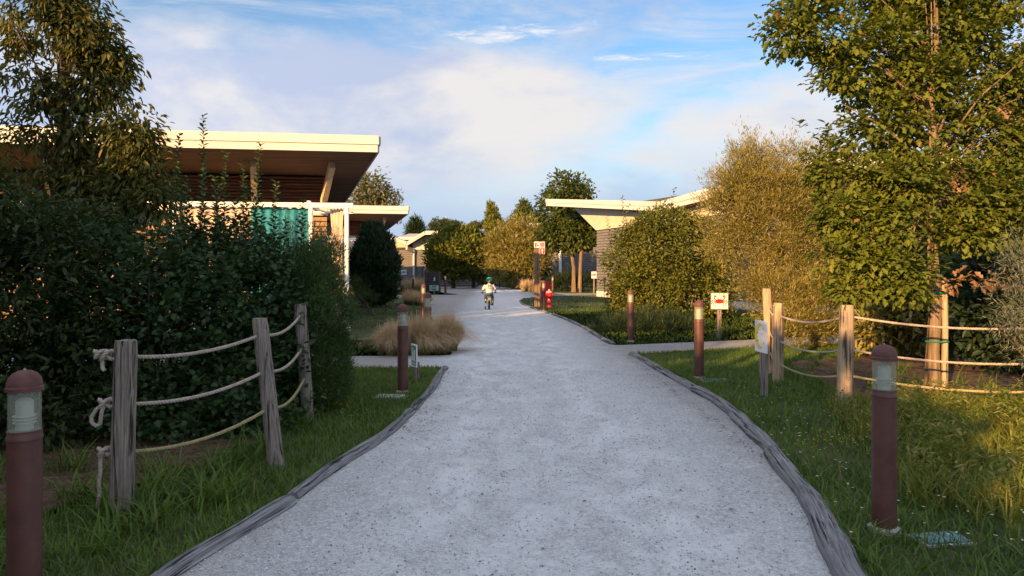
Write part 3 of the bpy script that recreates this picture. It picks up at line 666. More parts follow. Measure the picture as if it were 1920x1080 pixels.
def cottage_left():
    o = Vector((-3.21, 17, 0)); root = thing('cottage', 'timber cottage with cream flat roof and teal curtained terrace, nearest on the left', 'cottage', o, group='cottages along the path')
    FR = (-3.21, 17, 4.28); FL = (-14, 15.6, 4.31); VL = (-16, 24.2, 3.72); VR = (-5.75, 24.3, 3.72); BR = (-7.9, 30, 4.2); BL = (-17, 29.5, 4.2)
    roof_part(root, o, [FL, FR, VR, VL], [0, 1, 3]); roof_part(root, o, [VL, VR, BR, BL], [1, 2, 3])
    pz = plane_z(FL, FR, VR); pzb = plane_z(VL, VR, BR)
    wl = lambda x: 19.8 + (x + 5.15) * .13
    ft = [(-14, wl(-14)), (-5.15, 19.8), (-6.4, 24.2), (-8.6, 28.4), (-15, 28)]
    body(root, o, ft, 0, [pz(*ft[0]) - .015, pz(*ft[1]) - .015, 3.70, pzb(*ft[3]) - .015, pzb(*ft[4]) - .015], M['bin_wood'])
    a = Vector((-14, wl(-14), 0)) - o; b = Vector((-5.15, 19.8, 0)) - o; out = (.129, -.99)
    planks(root, a, b, .15, 2.95, .14, M['plank_warm'], out)
    dv = Vector((.0, -.10, 0))
    MB().bar(a + Vector((0, 0, 3.13)) + dv, b + Vector((.05, 0, 3.13)) + dv, .10, .34).build('wall_beam', M['cream_paint'], root)
    # louvred clerestory between splayed brackets
    bx = [(-12.0, -11.2), (-9.3, -8.75), (-6.92, -6.47), (-5.14, -4.55)]
    for xb, xt in bx:
        yb = wl(xb) - .45
        MB().bar(Vector((xb, yb, 3.26)) - o, Vector((xt, yb - 1.35, pz(xt, yb - 1.35) - .07)) - o, .14, .22).build('bracket', M['beam_wood'], root)
    xs = [-13.9] + [b_[0] for b_ in bx]
    for i in range(len(xs) - 1):
        x0, x1 = xs[i] + .06, xs[i + 1] - .06; L = x1 - x0
        me = MB().box((0, 0, 0), (L, .075, .022), Matrix.Rotation(R(-38), 4, 'X')).mesh('slat'); me.materials.append(M['slat_wood'])
        for k in range(8):
            xm = (x0 + x1) / 2
            link('slat', me, None, root, loc=Vector((xm, wl(xm) - .07, 3.37 + k * .088)) - o, rot=(0, 0, math.atan(.13)))
    # terrace
    MB().prism([Vector(p) - o for p in ((-9.4, 16.3, 0), (-3.85, 16.95, 0), (-4.6, 19.7, 0), (-9.4, 19.1, 0))], .12).build('terrace_deck', M['plinth'], root)
    fy = lambda x: 17.0 + (x + 3.95) * .12
    for x in (-3.95, -4.78, -7.85, -9.2):
        MB().bar(Vector((x, fy(x), .12)) - o, Vector((x, fy(x), 2.94)) - o, .085, .085).build('pergola_post', M['white_paint'], root)
    MB().bar(Vector((-9.3, fy(-9.3), 3.0)) - o, Vector((-3.8, fy(-3.8), 3.0)) - o, .10, .11).build('pergola_beam', M['white_paint'], root)
    MB().bar(Vector((-3.95, fy(-3.95) + .06, 2.995)) - o, Vector((-4.6, 19.6, 2.995)) - o, .09, .09).build('pergola_beam', M['white_paint'], root)
    MB().bar(Vector((-4.85, fy(-4.85) + .06, 3.06)) - o, Vector((-5.3, 19.6, 3.06)) - o, .08, .10).build('pergola_beam', M['white_paint'], root)
    MB().bar(Vector((-4.0, 17.9, 2.9)) - o, Vector((-9.3, 17.3, 2.9)) - o, .05, .05).build('pergola_beam', M['white_paint'], root)
    return root
cot1 = cottage_left()
cot2 = copy_tree(cot1); cot2.location = (-5.19, 35.5, -.06); cot2['label'] = 'timber cottage with cream flat roof behind the upright yew, second on the left'
shade_cot = copy_tree(cot1); shade_cot.location = (-5.64, -8.5, 0); shade_cot['label'] = 'unseen timber cottage with cream flat roof, placed behind the camera on the left for its shade'  # unseen cottage added behind the camera so its shade covers the foreground

def railing(root, o, a, b, zs, posts):
    r = MB(); a = Vector(a); b = Vector(b)
    for z in zs: MB().bar(a + Vector((0, 0, z)) - o, b + Vector((0, 0, z)) - o, .04, .05).build('rail', M['white_paint'], root)
    for t in posts:
        p = a.lerp(b, t) - o; MB().bar(p + Vector((0, 0, .1)), p + Vector((0, 0, 1.0)), .06, .06).build('rail_post', M['white_paint'], root)
o2 = Vector(cot2.location)
railing(cot2, o2, (-8.6, 35.0, 0), (-5.95, 35.35, 0), (.35, .62, .95), (0, .5, 1))

def curtain(name, a, b, z0, z1, m, label, folds, amp=.022, seed=0, narrow=1.0):
    a = Vector(a); b = Vector(b); d = b - a; L = d.length; d.normalize(); n = Vector((d.y, -d.x, 0)); U, V = folds * 8, 14
    c = (a + b) / 2; vs = []
    for j in range(V + 1):
        t = j / V; z = z1 + (z0 - z1) * t
        for i in range(U + 1):
            u = i / U; w = 1 - (1 - narrow) * math.sin(min(t * 1.3, 1) * math.pi)
            s = (u - .5) * L * w; y = amp * (math.sin(u * folds * 6.283 + .5 * math.sin(t * 3 + seed)) + .35 * math.sin(u * folds * 2.9 + seed)) * (0.6 + .4 * t)
            vs.append(d * s + n * y + Vector((0, 0, z + (.02 * math.sin(u * folds * 6.283) if j == 0 else 0))))
    mb = MB(); mb.add(vs, [(j * (U + 1) + i, j * (U + 1) + i + 1, (j + 1) * (U + 1) + i + 1, (j + 1) * (U + 1) + i) for j in range(V) for i in range(U)])
    ob = mb.build(name, m, smooth=True, loc=c); md = ob.modifiers.new('thick', 'SOLIDIFY'); md.thickness = .004
    return tag(ob, label, 'curtain', 'terrace curtains')
curtain('curtain', (-6.18, 16.84, 0), (-4.86, 17.0, 0), .35, 2.94, M['curtain_teal'], 'teal curtain hanging on the front of the nearest left cottage', 7)
curtain('curtain', (-7.78, 16.65, 0), (-6.28, 16.83, 0), .35, 2.94, M['curtain_beige'], 'wide beige curtain left of the teal one', 8, seed=2)
curtain('curtain', (-4.42, 17.3, 0), (-4.05, 17.12, 0), .3, 2.93, M['curtain_beige'], 'gathered beige curtain by the corner post of the nearest left cottage', 4, .03, 3, .75)
curtain('curtain', (-8.75, 35.12, 0), (-6.05, 35.5, 0), .3, 2.86, M['curtain_beige'], 'long pale curtain on the second left cottage behind the yew', 16, .025, 4)

def cottage_right():
    A = Vector((4.56, 38, 0)); N = Vector((9.4, 22.0, 0)); o = A.copy()
    root = thing('cottage', 'grey plank cottage with cream butterfly roof and downpipe behind the right-hand bushes', 'cottage', o, group='cottages along the path')
    FL = (2.05, 42, 5.20); VL = (6.25, 29.8, 3.90); NL = (9.45, 21, 4.46); FR = (15, 45, 5.2); VR = (17, 32, 3.90); NR = (20, 22.8, 4.46)
    roof_part(root, o, [VL, VR, FR, FL], [1, 2, 3], .38); roof_part(root, o, [NL, NR, VR, VL], [0, 1, 3], .38)
    pf = plane_z(VL, VR, FL); pn = plane_z(VL, VR, NL)
    d = (N - A).normalized(); out = (d.y, -d.x)      # towards the path
    if out[0] > 0: out = (-out[0], -out[1])
    W = A + d * ((A.y - 31.3) / -d.y)
    far = Vector((14.5, 40, 0)); near = Vector((18.5, 24.2, 0)); mid = Vector((16.4, 32, 0))
    ft = [A, W, N, near, mid, far]; zs = [pf(A.x, A.y), 3.9, pn(N.x, N.y), pn(near.x, near.y), 3.9, pf(far.x, far.y)]
    body(root, o, [(p.x, p.y) for p in reversed(ft)], .31, [z - .015 for z in reversed(zs)], M['bin_wood'])
    MB().prism([p - o + (Vector((out[0], out[1], 0)) * .05 if i < 3 else Vector()) for i, p in reversed(list(enumerate(ft)))], .30).build('plinth', M['plinth'], root)
    planks(root, A - o, N - o, .32, 3.52, .145, M['plank_grey'], out)
    # cream frieze under the eaves, running out to a point as a bracket at the far end
    T = A - d * 3.4; off = Vector((out[0], out[1], 0)) * .03
    fz = lambda p: (pf(p.x, p.y) if p.y > 31.3 else pn(p.x, p.y)) - .02
    pts = [A + Vector((0, 0, 3.53)), W + Vector((0, 0, 3.53)), N + Vector((0, 0, 3.53)), Vector((N.x, N.y, fz(N))), Vector((W.x, W.y, 3.87)), Vector((A.x, A.y, fz(A)))]
    mb = MB(); Pb = [p - o + off for p in pts]
    mb.plate([Pb[0], Pb[1], Pb[4], Pb[5]], Vector((out[0], out[1], 0)) * .05); mb.plate([Pb[1], Pb[2], Pb[3], Pb[4]], Vector((out[0], out[1], 0)) * .05)
    mb.build('frieze', M['render_cream'], root)
    MB().plate([A - o + off + Vector((0, 0, 3.53)), Vector((A.x, A.y, fz(A))) - o + off, Vector((T.x, T.y, fz(T))) - o + off], Vector((out[0], out[1], 0)) * .05).build('eaves_bracket', M['render_cream'], root)
    # valley gutter outlet and downpipe
    v = Vector(VL) - o + Vector((out[0], out[1], 0)) * .10
    MB().box((v.x, v.y, v.z + .02), (.22, .22, .5)).build('rain_hopper', M['cream_paint'], root)
    w = W - o + off + Vector((out[0], out[1], 0)) * .14
    q = W - o + off + d * 1.6 + Vector((out[0], out[1], 0)) * .16
    MB().tube([v + Vector((0, 0, -.2)), v + Vector((0, 0, -.34)), v + Vector((0, 0, -.40)) + Vector((q.x - v.x, q.y - v.y, 0)) * .12, Vector((q.x, q.y, 2.75)), Vector((q.x, q.y, 2.6)), Vector((q.x, q.y, .05))], .085, 10).build('downpipe', M['cream_paint'], root, smooth=True)
    return root
cottage_right()

def cottage_far_left():
    o = Vector((-8.44, 58, 0)); root = thing('cottage', 'far timber cottage with sunlit V-shaped cream gables left of the path bend', 'cottage', o, group='cottages along the path')
    y0, y1 = 57.1, 69
    v = (-8.44, y0, 3.33); vb = (-8.44, y1, 3.33); l = (-11.5, y0, 4.5); lb = (-11.5, y1, 4.5); r = (-7.0, y0, 4.2); rb = (-7.0, y1, 4.2); e = (-2.3, y0, 4.35); eb = (-2.3, y1, 4.35)
    roof_part(root, o, [l, v, vb, lb], [0, 3], .27); roof_part(root, o, [v, r, rb, vb], [0], .27); roof_part(root, o, [r, e, eb, rb], [0, 1], .27)
    body(root, o, [(-11, 58), (-2.8, 58), (-2.8, 68.5), (-11, 68.5)], 0, [3.2] * 4, M['bin_wood'])
    planks(root, Vector((-11, 58, 0)) - o, Vector((-2.8, 58, 0)) - o, .1, 3.0, .16, M['plank_grey'], (0, -1))
    MB().bar(Vector((-8.0, 57.9, 3.12)) - o, Vector((-2.8, 57.9, 3.12)) - o, .12, .24).build('wall_beam', M['cream_paint'], root)
    MB().plate([Vector(p) - o for p in ((-8.1, 57.93, 3.25), (-7.0, 57.93, 3.25), (-2.8, 57.93, 3.25), (-2.8, 57.93, 4.3), (-7.0, 57.93, 4.15), (-8.1, 57.93, 3.5))], (0, .05, 0)).build('gable', M['render_cream'], root)
    MB().plate([Vector(p) - o for p in ((-11, 57.93, 3.2), (-8.7, 57.93, 3.2), (-8.7, 57.93, 3.4), (-11, 57.93, 4.25))], (0, .05, 0)).build('gable', M['render_cream'], root)
    for x, xv in ((-7.98, -8.44), (-9.7, -10.1)):
        MB().tube([Vector((xv, 57.0, 3.3)) - o, Vector((xv, 57.0, 3.05)) - o, Vector((x, 57.75, 2.75)) - o, Vector((x, 57.8, 2.5)) - o, Vector((x, 57.8, 0)) - o], .09, 8).build('downpipe', M['cream_paint'], root, smooth=True)
    MB().box((Vector((-8.9, 50.5, 1.05)) - o), (1.9, .2, 2.1)).build('terrace_wall', M['render_cream'], root)
    MB().box((Vector((-8.9, 50.5, 2.13)) - o), (2.0, .26, .06)).build('coping', M['plinth'], root)
    # second shed roof seen over the ridge
    roof_part(root, o, [(-9.9, 62, 4.0), (-8.2, 62, 4.0), (-8.2, 68, 4.6), (-9.9, 68, 4.6)], [0], .2)
cottage_far_left()
def cottage_far_right():
    o = Vector((2.84, 60, 0)); root = thing('cottage', 'far grey plank cottage with white downpipe behind the round tree', 'cottage', o, group='cottages along the path')
    body(root, o, [(2.84, 60), (12, 60), (12, 70), (2.84, 70)], .25, [3.9, 4.2, 4.2, 3.9], M['bin_wood'])
    planks(root, Vector((2.84, 60, 0)) - o, Vector((12, 60, 0)) - o, .3, 3.5, .15, M['plank_grey'], (0, -1))
    MB().box(Vector((7.4, 65, .13)) - o, (9.3, 10.1, .25)).build('plinth', M['plinth'], root)
    roof_part(root, o, [(1.0, 58, 4.85), (12.5, 58, 4.3), (12.5, 71, 4.3), (1.0, 71, 4.85)], [0, 1, 3], .36)
    MB().tube([Vector((4.05, 59.7, 4.4)) - o, Vector((4.05, 59.8, 3.6)) - o, Vector((4.05, 59.8, 0)) - o], .13, 10).build('downpipe', M['white_paint'], root, smooth=True)
cottage_far_right()

# ------------------------------------------------------------------ bollard lamps
def bollard_proto():
    t = thing('bollard_lamp', 'x', 'bollard lamp')
    MB().lathe([(.0, 0), (.088, 0), (.088, .018), (.074, .026), (.066, .03)], 28).build('base_plate', M['concrete'], t, smooth=True)
    MB().lathe([(.0655, .02), (.0655, .765), (.0685, .768), (.0685, .782), (.0655, .786), (.0655, .806), (.06, .807), (.0, .807)], 28).build('post', M['bollard_paint'], t, smooth=True)
    lens = MB().lathe([(.0, .808), (.062, .808), (.062, .978), (.0, .978)], 28).build('lens', M['lens'], t, smooth=True)
    MB().lathe([(.0, .809), (.034, .809), (.034, .93), (.020, .945), (.0, .945)], 18).build('lamp', M['lamp_core'], lens, smooth=True)
    for z in (.838, .852, .866): MB().lathe([(.035, z), (.045, z + .001), (.045, z + .004), (.035, z + .005)], 20).build('reflector_ring', M['lamp_core'], lens, smooth=True)
    MB().lathe([(.0, .976), (.071, .976), (.071, .992), (.067, .996), (.067, 1.002), (.066, 1.012), (.060, 1.032), (.046, 1.050), (.026, 1.061), (.0, 1.065)], 28).build('cap', M['bollard_cap'], t, smooth=True)
    MB().lathe([(.0, 1.062), (.006, 1.064), (.005, 1.070), (.0, 1.071)], 8).build('cap_screw', M['pewter'], t, smooth=True)
    return t
bol = bollard_proto(); first = True
BOLL = [(-2.09, 3.05, 'maroon bollard lamp in the left foreground, nearest the camera'),
        (2.13, 4.07, 'maroon bollard lamp in the right foreground beside the weedy grass'),
        (-1.32, 8.6, 'maroon bollard lamp standing in front of the feathery straw-coloured grass'),
        (2.55, 9.7, 'maroon bollard lamp left of the moon sign on the right lawn'),
        (2.42, 14.5, 'maroon bollard lamp in front of the big rounded bush on the right'),
        (-1.51, 12.75, 'maroon bollard lamp rising out of the large straw-coloured grass clump'),
        (-2.44, 19.6, 'maroon bollard lamp just behind the large straw-coloured grass clump'),
        (1.12, 25.2, 'maroon bollard lamp right in front of the red hydrant cabinet'),
        (2.32, 40.5, 'maroon bollard lamp behind the red hydrant near the far side path'),
        (-6.25, 45, 'maroon bollard lamp low among the far left straw grasses'),
        (-.95, 55, 'dark bollard lamp at the path edge right of the cyclist'),
        (-3.95, 42.2, 'maroon bollard lamp beside the dark slatted bin')]
for i, (x, y, lab) in enumerate(BOLL):
    o = bol if i == 0 else copy_tree(bol); o.location = (x, y, 0); o.rotation_euler.z = i * .7; tag(o, lab, 'bollard lamp', 'maroon bollard lamps along the path')

# ------------------------------------------------------------------ rope fences
def post_mesh(base, top, r, m, parent, o, seed, n=16):
    base = Vector(base) - o; top = Vector(top) - o; rr = random.Random(seed); K = n; N = 18
    gr = [rr.uniform(-.10, .04) for _ in range(K)]; ph = [rr.uniform(0, 6) for _ in range(K)]; vs = []
    base = base - (top - base).normalized() * .03
    for i in range(N + 1):
        t = i / N; c = base.lerp(top, t)
        for k in range(K):
            a = 2 * math.pi * k / K; q = r * (1.06 - .10 * t) * (1 + gr[k] * (.6 + .6 * math.sin(3.2 * t + ph[k])) + .018 * rr.uniform(-1, 1))
            if i == N: q *= .93
            vs.append(c + Vector((math.cos(a) * q, math.sin(a) * q, rr.uniform(-.003, .003))))
    fs = [(i * K + k, i * K + (k + 1) % K, (i + 1) * K + (k + 1) % K, (i + 1) * K + k) for i in range(N) for k in range(K)] + [tuple(reversed(range(K))), tuple(range(N * K, (N + 1) * K))]
    return MB().add(vs, fs).build('post', m, parent, smooth=True)
def rope_mb(pts, R_=.0125, pitch=.075, sides=6, closed=False):
    """three twisted strands along a polyline"""
    pts = [Vector(p) for p in pts]; L = [0]
    for a, b in zip(pts, pts[1:]): L.append(L[-1] + (b - a).length)
    n = max(8, int(L[-1] / .0085)); cen = []
    j = 0
    for i in range(n + 1):
        s = L[-1] * i / n
        while j < len(L) - 2 and L[j + 1] < s: j += 1
        cen.append(pts[j].lerp(pts[j + 1], (s - L[j]) / max(L[j + 1] - L[j], 1e-9)))
    ref = None; fr = []
    for i in range(n + 1):
        t = (cen[min(i + 1, n)] - cen[max(i - 1, 0)]).normalized()
        if ref is None: ref = t.orthogonal().normalized()
        ref = (ref - t * ref.dot(t)).normalized(); fr.append((ref.copy(), t.cross(ref)))
    mb = MB()
    for k in range(3):
        q = []
        for i in range(n + 1):
            a = 2 * math.pi * (k / 3 + L[-1] * i / n / pitch); q.append(cen[i] + (fr[i][0] * math.cos(a) + fr[i][1] * math.sin(a)) * R_ * .5)
        mb.tube(q, R_ * .56, sides)
    return mb
def sagline(a, b, sag, n=24):
    a = Vector(a); b = Vector(b)
    return [a.lerp(b, i / n) - Vector((0, 0, sag * 4 * (i / n) * (1 - i / n))) for i in range(n + 1)]
def knot(c, s=1.0, tail=None, loop=None, seed=0, m=None, parent=None, o=None):
    c = Vector(c) - o; pts = []; n = 60
    for i in range(n + 1):   # trefoil-like bunch
        t = 2 * math.pi * i / n * 1.0
        pts.append(c + Vector(((math.sin(t) + 2 * math.sin(2 * t)) * .012, (math.cos(t) - 2 * math.cos(2 * t)) * .012 * .8, -math.sin(3 * t) * .016)) * s)
    if tail: pts += [Vector(p) - o for p in tail]
    rope_mb(pts, .0125, .07).build('knot', m, parent, smooth=True)
    if loop: rope_mb([Vector(p) - o for p in loop], .012, .07).build('rope_loop', m, parent, smooth=True)

def fence_left():
    def PP(bx, by, tx, ty):
        b = gd(bx, by); return b, at(tx, ty, b.y)
    P = [PP(226, 962, 236, 638), PP(519, 878, 487, 597), PP(577, 793, 563, 570)]
    o = P[0][0].copy(); t = thing('rope_fence', 'three weathered leaning posts strung with three ropes in front of the dark left shrubs', 'rope fence', o, group='rope fences')
    for i, (b, tp) in enumerate(P): post_mesh(b, tp, (.068, .060, .062)[i], M['post_wood'], t, o, 40 + i)
    h = [[668, 757, 847], [627, 695, 764], [590, 649, 707]]
    def on(i, k, side):
        b, tp = P[i]; z = CAM_Z - (h[i][k] - HOR) / F * b.y; f = (z - b.z) / (tp.z - b.z); c = b.lerp(tp, f)
        return c
    for i in range(2):
        for k in range(3):
            a, b = on(i, k, 1), on(i + 1, k, -1)
            ro = rope_mb([p - o for p in sagline(a, b, (.055, .07)[i] + .012 * k)]).build('rope', M['rope_mossy' if k == 2 else 'rope'], t, smooth=True)
    # rope ends knotted on the outer side of the first post
    for k in range(3):
        c = on(0, k, -1) + Vector((-.075, -.02, .01)); kn = c + Vector((-.02, -.01, 0))
        if k == 0: knot(kn, 1.5, tail=[kn + Vector((-.02, -.02, -.02)), kn + Vector((-.01, -.03, -.07)), kn + Vector((.0, -.03, -.09))], m=M['rope'], parent=t, o=o)
        if k == 0: knot(kn + Vector((-.035, -.01, .008)), 1.2, m=M['rope'], parent=t, o=o)
        if k == 1:
            lp = [kn + Vector((-.005 - .055 * math.sin(s * math.pi) + .02 * s - .02, -.02, -.02 - .14 * math.sin(s * math.pi / 2 if s < 1 else math.pi / 2))) for s in (0, .2, .4, .6, .8, 1)]
            lp = [kn, kn + Vector((-.045, -.02, -.035)), kn + Vector((-.075, -.02, -.08)), kn + Vector((-.072, -.02, -.115)), kn + Vector((-.045, -.02, -.135)), kn + Vector((-.018, -.025, -.12)), kn + Vector((-.012, -.03, -.08)), kn + Vector((-.004, -.03, -.04)), kn]
            lp = [a.lerp(b, q) for a, b in zip(lp, lp[1:]) for q in (0, .5)] + [lp[-1]]
            knot(kn, 1.35, loop=lp, m=M['rope'], parent=t, o=o)
        if k == 2:
            knot(kn, 1.2, tail=[kn + Vector((-.012, -.02, -.03)), kn + Vector((-.012, -.02, -.12)), kn + Vector((-.022, -.02, -.18)), kn + Vector((-.016, -.02, -.25)), kn + Vector((-.030, -.02, -.33))], m=M['rope'], parent=t, o=o)
fence_left()

def fence_right():
    bs = [gd(1446, 700), gd(1459, 716), gd(1583, 762), Vector((5.95, 7.0, 0))]
    tp = [at(1438, 541, bs[0].y), at(1460, 568, bs[1].y), at(1588, 572, bs[2].y), Vector((5.98, 7.0, 1.12))]
    o = bs[2].copy(); t = thing('rope_fence', 'sunlit tan posts strung with ropes around the oak bed on the right', 'rope fence', o, group='rope fences')
    for i in range(4): post_mesh(bs[i], tp[i], (.068, .070, .078, .075)[i], M['post_wood_tan'], t, o, 60 + i)
    H = [[.95, .62, .32], [.885, .55, .25], [.985, .625, .345], [.98, .62, .33]]
    def on(i, k): f = H[i][k] / tp[i].z; return bs[i].lerp(tp[i], f)
    for i in range(3):
        for k in range(3):
            rope_mb([p - o for p in sagline(on(i, k), on(i + 1, k), (.05, .085, .11)[i])], .0125, .075, 5).build('rope', M['rope_mossy' if k == 2 else 'rope'], t, smooth=True)
fence_right()
def fence_far():
    o = Vector((-6.6, 77, 0)); t = thing('rope_fence', 'small grey posts and ropes of the farthest fence where the path bends left', 'rope fence', o, group='rope fences')
    xs = [(-6.6, 77), (-5.4, 77.5), (-4.4, 78), (-3.0, 79), (-1.2, 78)]
    for i, (x, y) in enumerate(xs): post_mesh((x, y, 0), (x, y, 1.25), .11, M['post_wood'], t, o, 80 + i, 8)
    for (x, y), (x2, y2) in zip(xs, xs[1:]):
        for z in (.5, .9): MB().tube([p - o for p in sagline((x, y, z), (x2, y2, z), .12, 8)], .02, 4).build('rope', M['rope'], t)
fence_far()

# ------------------------------------------------------------------ signs
def disc(cx, cz, r, n=18, sx=1.0, sz=1.0, a0=0, a1=2 * math.pi):
    return [(cx + r * sx * math.cos(a0 + (a1 - a0) * i / n), cz + r * sz * math.sin(a0 + (a1 - a0) * i / n)) for i in range(n)]
def flat(polys, y, m, name, parent, t=.002):
    """polygons in the board plane (x,z), standing proud of the board front"""
    mb = MB()
    for p in polys:
        pts = [(x, y, z) for x, z in p]
        mb.plate([Vector(q) for q in pts], (0, -t, 0))
    return mb.build(name, m, parent)
def stroke(pts, w):
    out = []
    for (x1, z1), (x2, z2) in zip(pts, pts[1:]):
        d = math.hypot(x2 - x1, z2 - z1) or 1e-6; nx, nz = -(z2 - z1) / d * w / 2, (x2 - x1) / d * w / 2
        out.append([(x1 + nx, z1 + nz), (x2 + nx, z2 + nz), (x2 - nx, z2 - nz), (x1 - nx, z1 - nz)])
    return out
def sign(label, x, y, rz, w, h, zc, pw=.07, cat='sign', mboard='sign_white', ptop=None, post='post_wood', border=None):
    t = thing('sign', label, cat, (x, y, 0), rz)
    MB().bar((0, .02, -.02), (0, .02, ptop or zc), pw, pw * .7, up=(0, 1, 0)).build('post', M[post], t)
    b = MB().box((0, -.012, zc), (w, .014, h)).build('board', M[mboard], t)
    if border:
        mb = MB()
        for c, d in (((0, -.019, zc + h / 2), (w + .016, .026, .012)), ((0, -.019, zc - h / 2), (w + .016, .026, .012)), ((w / 2, -.019, zc), (.012, .0262, h)), ((-w / 2, -.019, zc), (.012, .0262, h))): mb.box(c, d)
        mb.build('frame', M[border], t)
    return t, b
def crab_polys(zc, s):
    P = [disc(0, zc - .02 * s, .30 * s, 20, 1.0, .62)]
    for q in (-1, 1):
        P += stroke([(q * .22 * s, zc + .06 * s), (q * .40 * s, zc + .20 * s), (q * .32 * s, zc + .36 * s)], .075 * s)
        P += [[(q * .36 * s, zc + .30 * s), (q * .44 * s, zc + .40 * s), (q * .34 * s, zc + .52 * s), (q * .33 * s, zc + .42 * s), (q * .22 * s, zc + .47 * s), (q * .25 * s, zc + .34 * s)]]
        for a, (mx, mz, ex, ez) in enumerate(((.50, .10, .62, -.06), (.52, -.04, .60, -.22), (.46, -.16, .50, -.36), (.36, -.26, .30, -.44))):
            P += stroke([(q * .22 * s, zc - (.02 + .04 * a) * s), (q * mx * s, zc + mz * s), (q * ex * s, zc + ez * s)], .05 * s)
        P += stroke([(q * .08 * s, zc + .14 * s), (q * .09 * s, zc + .24 * s)], .03 * s); P += [disc(q * .09 * s, zc + .26 * s, .035 * s, 8)]
    return P
t, b = sign('white sign with a red crab on a short post on the right lawn', 4.43, 15.2, R(-6), .36, .345, .80, .085, ptop=.66, border='post_wood')
flat(crab_polys(.80, .27), -.0195, M['sign_red'], 'crab_print', t)
# moon
t, b = sign('white sign with a yellow crescent moon beside the right rope fence', 2.92, 8.3, R(-84), .30, .37, .705, .09, ptop=.60, border=None)
mo = [(-.02 + .13 * math.cos(a), .71 + .15 * math.sin(a)) for a in np.linspace(R(65), R(295), 18)] 
mi = [(.035 + .115 * math.cos(a), .71 + .125 * math.sin(a)) for a in np.linspace(R(282), R(78), 18)]
strip = []
k = len(mo)
for i in range(k - 1): strip.append([mo[i], mo[i + 1], mi[k - 2 - i], mi[k - 1 - i]])
flat(strip, -.0195, M['sign_yellow'], 'moon_print', t)
def star(cx, cz, r): return [(cx + (r if i % 2 == 0 else r * .42) * math.sin(math.pi * i / 5), cz + (r if i % 2 == 0 else r * .42) * math.cos(math.pi * i / 5)) for i in range(10)]
flat([star(.07, .80, .022), star(.10, .72, .018), star(.075, .64, .022)], -.0195, M['sign_yellow'], 'star_print', t)
flat([disc(-.085, .74, .008, 8), disc(.045, .735, .007, 8)] + stroke([(-.09, .66), (-.075, .645), (-.055, .65)], .008), -.0217, M['ink_dark'], 'face_print', t)
# edge-on green sign left
t, b = sign('small green and white pictogram sign seen edge-on behind the left bollard', -1.30, 9.55, R(-64), .22, .30, .33, .08, ptop=.24, border=None, mboard='sign_white')
flat([[(-.09, .20), (.09, .20), (.09, .46), (-.09, .46)]], -.0195, M['sign_green'], 'green_panel', t)
flat([disc(-.03, .42, .018, 10), [(-.05, .33), (-.01, .33), (-.01, .395), (-.05, .395)], [(-.06, .26), (.0, .26), (-.01, .33), (-.05, .33)], [(.02, .25), (.06, .25), (.06, .41), (.02, .41)], [(-.07, .215), (.07, .215), (.07, .235), (-.07, .235)]], -.0217, M['sign_white'], 'pictogram', t)
# far green evacuation sign
t, b = sign('green and white evacuation sign in front of the dark slatted bin', -4.49, 41.0, R(4), .52, .30, .36, .07, ptop=.3, mboard='sign_white')
flat([[(-.24, .23), (.24, .23), (.24, .49), (-.24, .49)]], -.0195, M['sign_green'], 'green_panel', t)
flat([[(-.20, .26), (-.17, .26), (-.17, .46), (-.20, .46)], [(-.17, .43), (-.12, .43), (-.12, .46), (-.17, .46)], [(-.17, .26), (-.12, .26), (-.12, .29), (-.17, .29)], [(-.07, .345), (.07, .345), (.07, .375), (-.07, .375)], [(.14, .26), (.20, .26), (.20, .46), (.14, .46)], [(-.10, .36), (-.06, .40), (-.06, .32)], [(.10, .36), (.06, .40), (.06, .32)]], -.0217, M['sign_white'], 'pictogram', t)
def fish(zc, s): return [disc(-.05 * s, zc, .30 * s, 14, 1, .55), [(.18 * s, zc), (.42 * s, zc + .20 * s), (.36 * s, zc), (.42 * s, zc - .20 * s)]]
t, b = sign('small white sign with a blue fish beside the far left cottage', -7.6, 50, 0, .38, .34, 1.22, .06)
flat(fish(1.23, .38), -.0195, M['sign_blue'], 'fish_print', t)
t, b = sign('small white sign with a blue fish straight ahead beyond the cyclist', -2.42, 62, 0, .46, .40, 1.24, .06)
flat(fish(1.25, .46), -.0195, M['sign_blue'], 'fish_print', t)
t, b = sign('small white sign with a red mark above the dark slatted bin', -6.35, 53, 0, .36, .30, 1.52, .05)
flat(crab_polys(1.52, .22), -.0195, M['sign_red'], 'red_print', t)
t, b = sign('white sign with a red print at the far corner of the right cottage', 4.15, 36.0, R(8), .26, .34, 1.16, .06, ptop=1.0)
flat(crab_polys(1.17, .20), -.0195, M['sign_red'], 'red_print', t)

# fire point: tall post with three red and white plates
t = thing('fire_point_post', 'tall split timber post with three red and white fire signs beside the path', 'sign post', (.98, 27.8, 0), R(3))
MB().bar((-.058, 0, -.02), (-.058, 0, 2.42), .095, .16, up=(0, 1, 0)).build('half_post', M['pole_wood'], t)
MB().bar((.052, 0, -.02), (.052, 0, 2.40), .085, .15, up=(0, 1, 0)).build('half_post', M['pole_wood'], t)
def plate(cx, cz, m, w=.20, h=.23): return MB().box((cx, -.098, cz), (w, .008, h)).build('sign_plate', M[m], t)
p = plate(-.02, 2.42, 'sign_white'); q = plate(.195, 2.42, 'sign_white'); r_ = plate(.195, 2.17, 'sign_white')
flat([[(-.09, 2.32), (-.03, 2.32), (-.03, 2.50), (-.09, 2.50)], [(-.01, 2.36), (.05, 2.36), (.05, 2.43), (-.01, 2.43)], [(-.03, 2.46), (.06, 2.49), (.06, 2.51), (-.03, 2.49)]], -.1022, M['sign_red'], 'extinguisher_print', p)
flat([[(.105, 2.315), (.285, 2.315), (.285, 2.525), (.105, 2.525)]], -.1022, M['sign_pink'], 'panel_print', q)
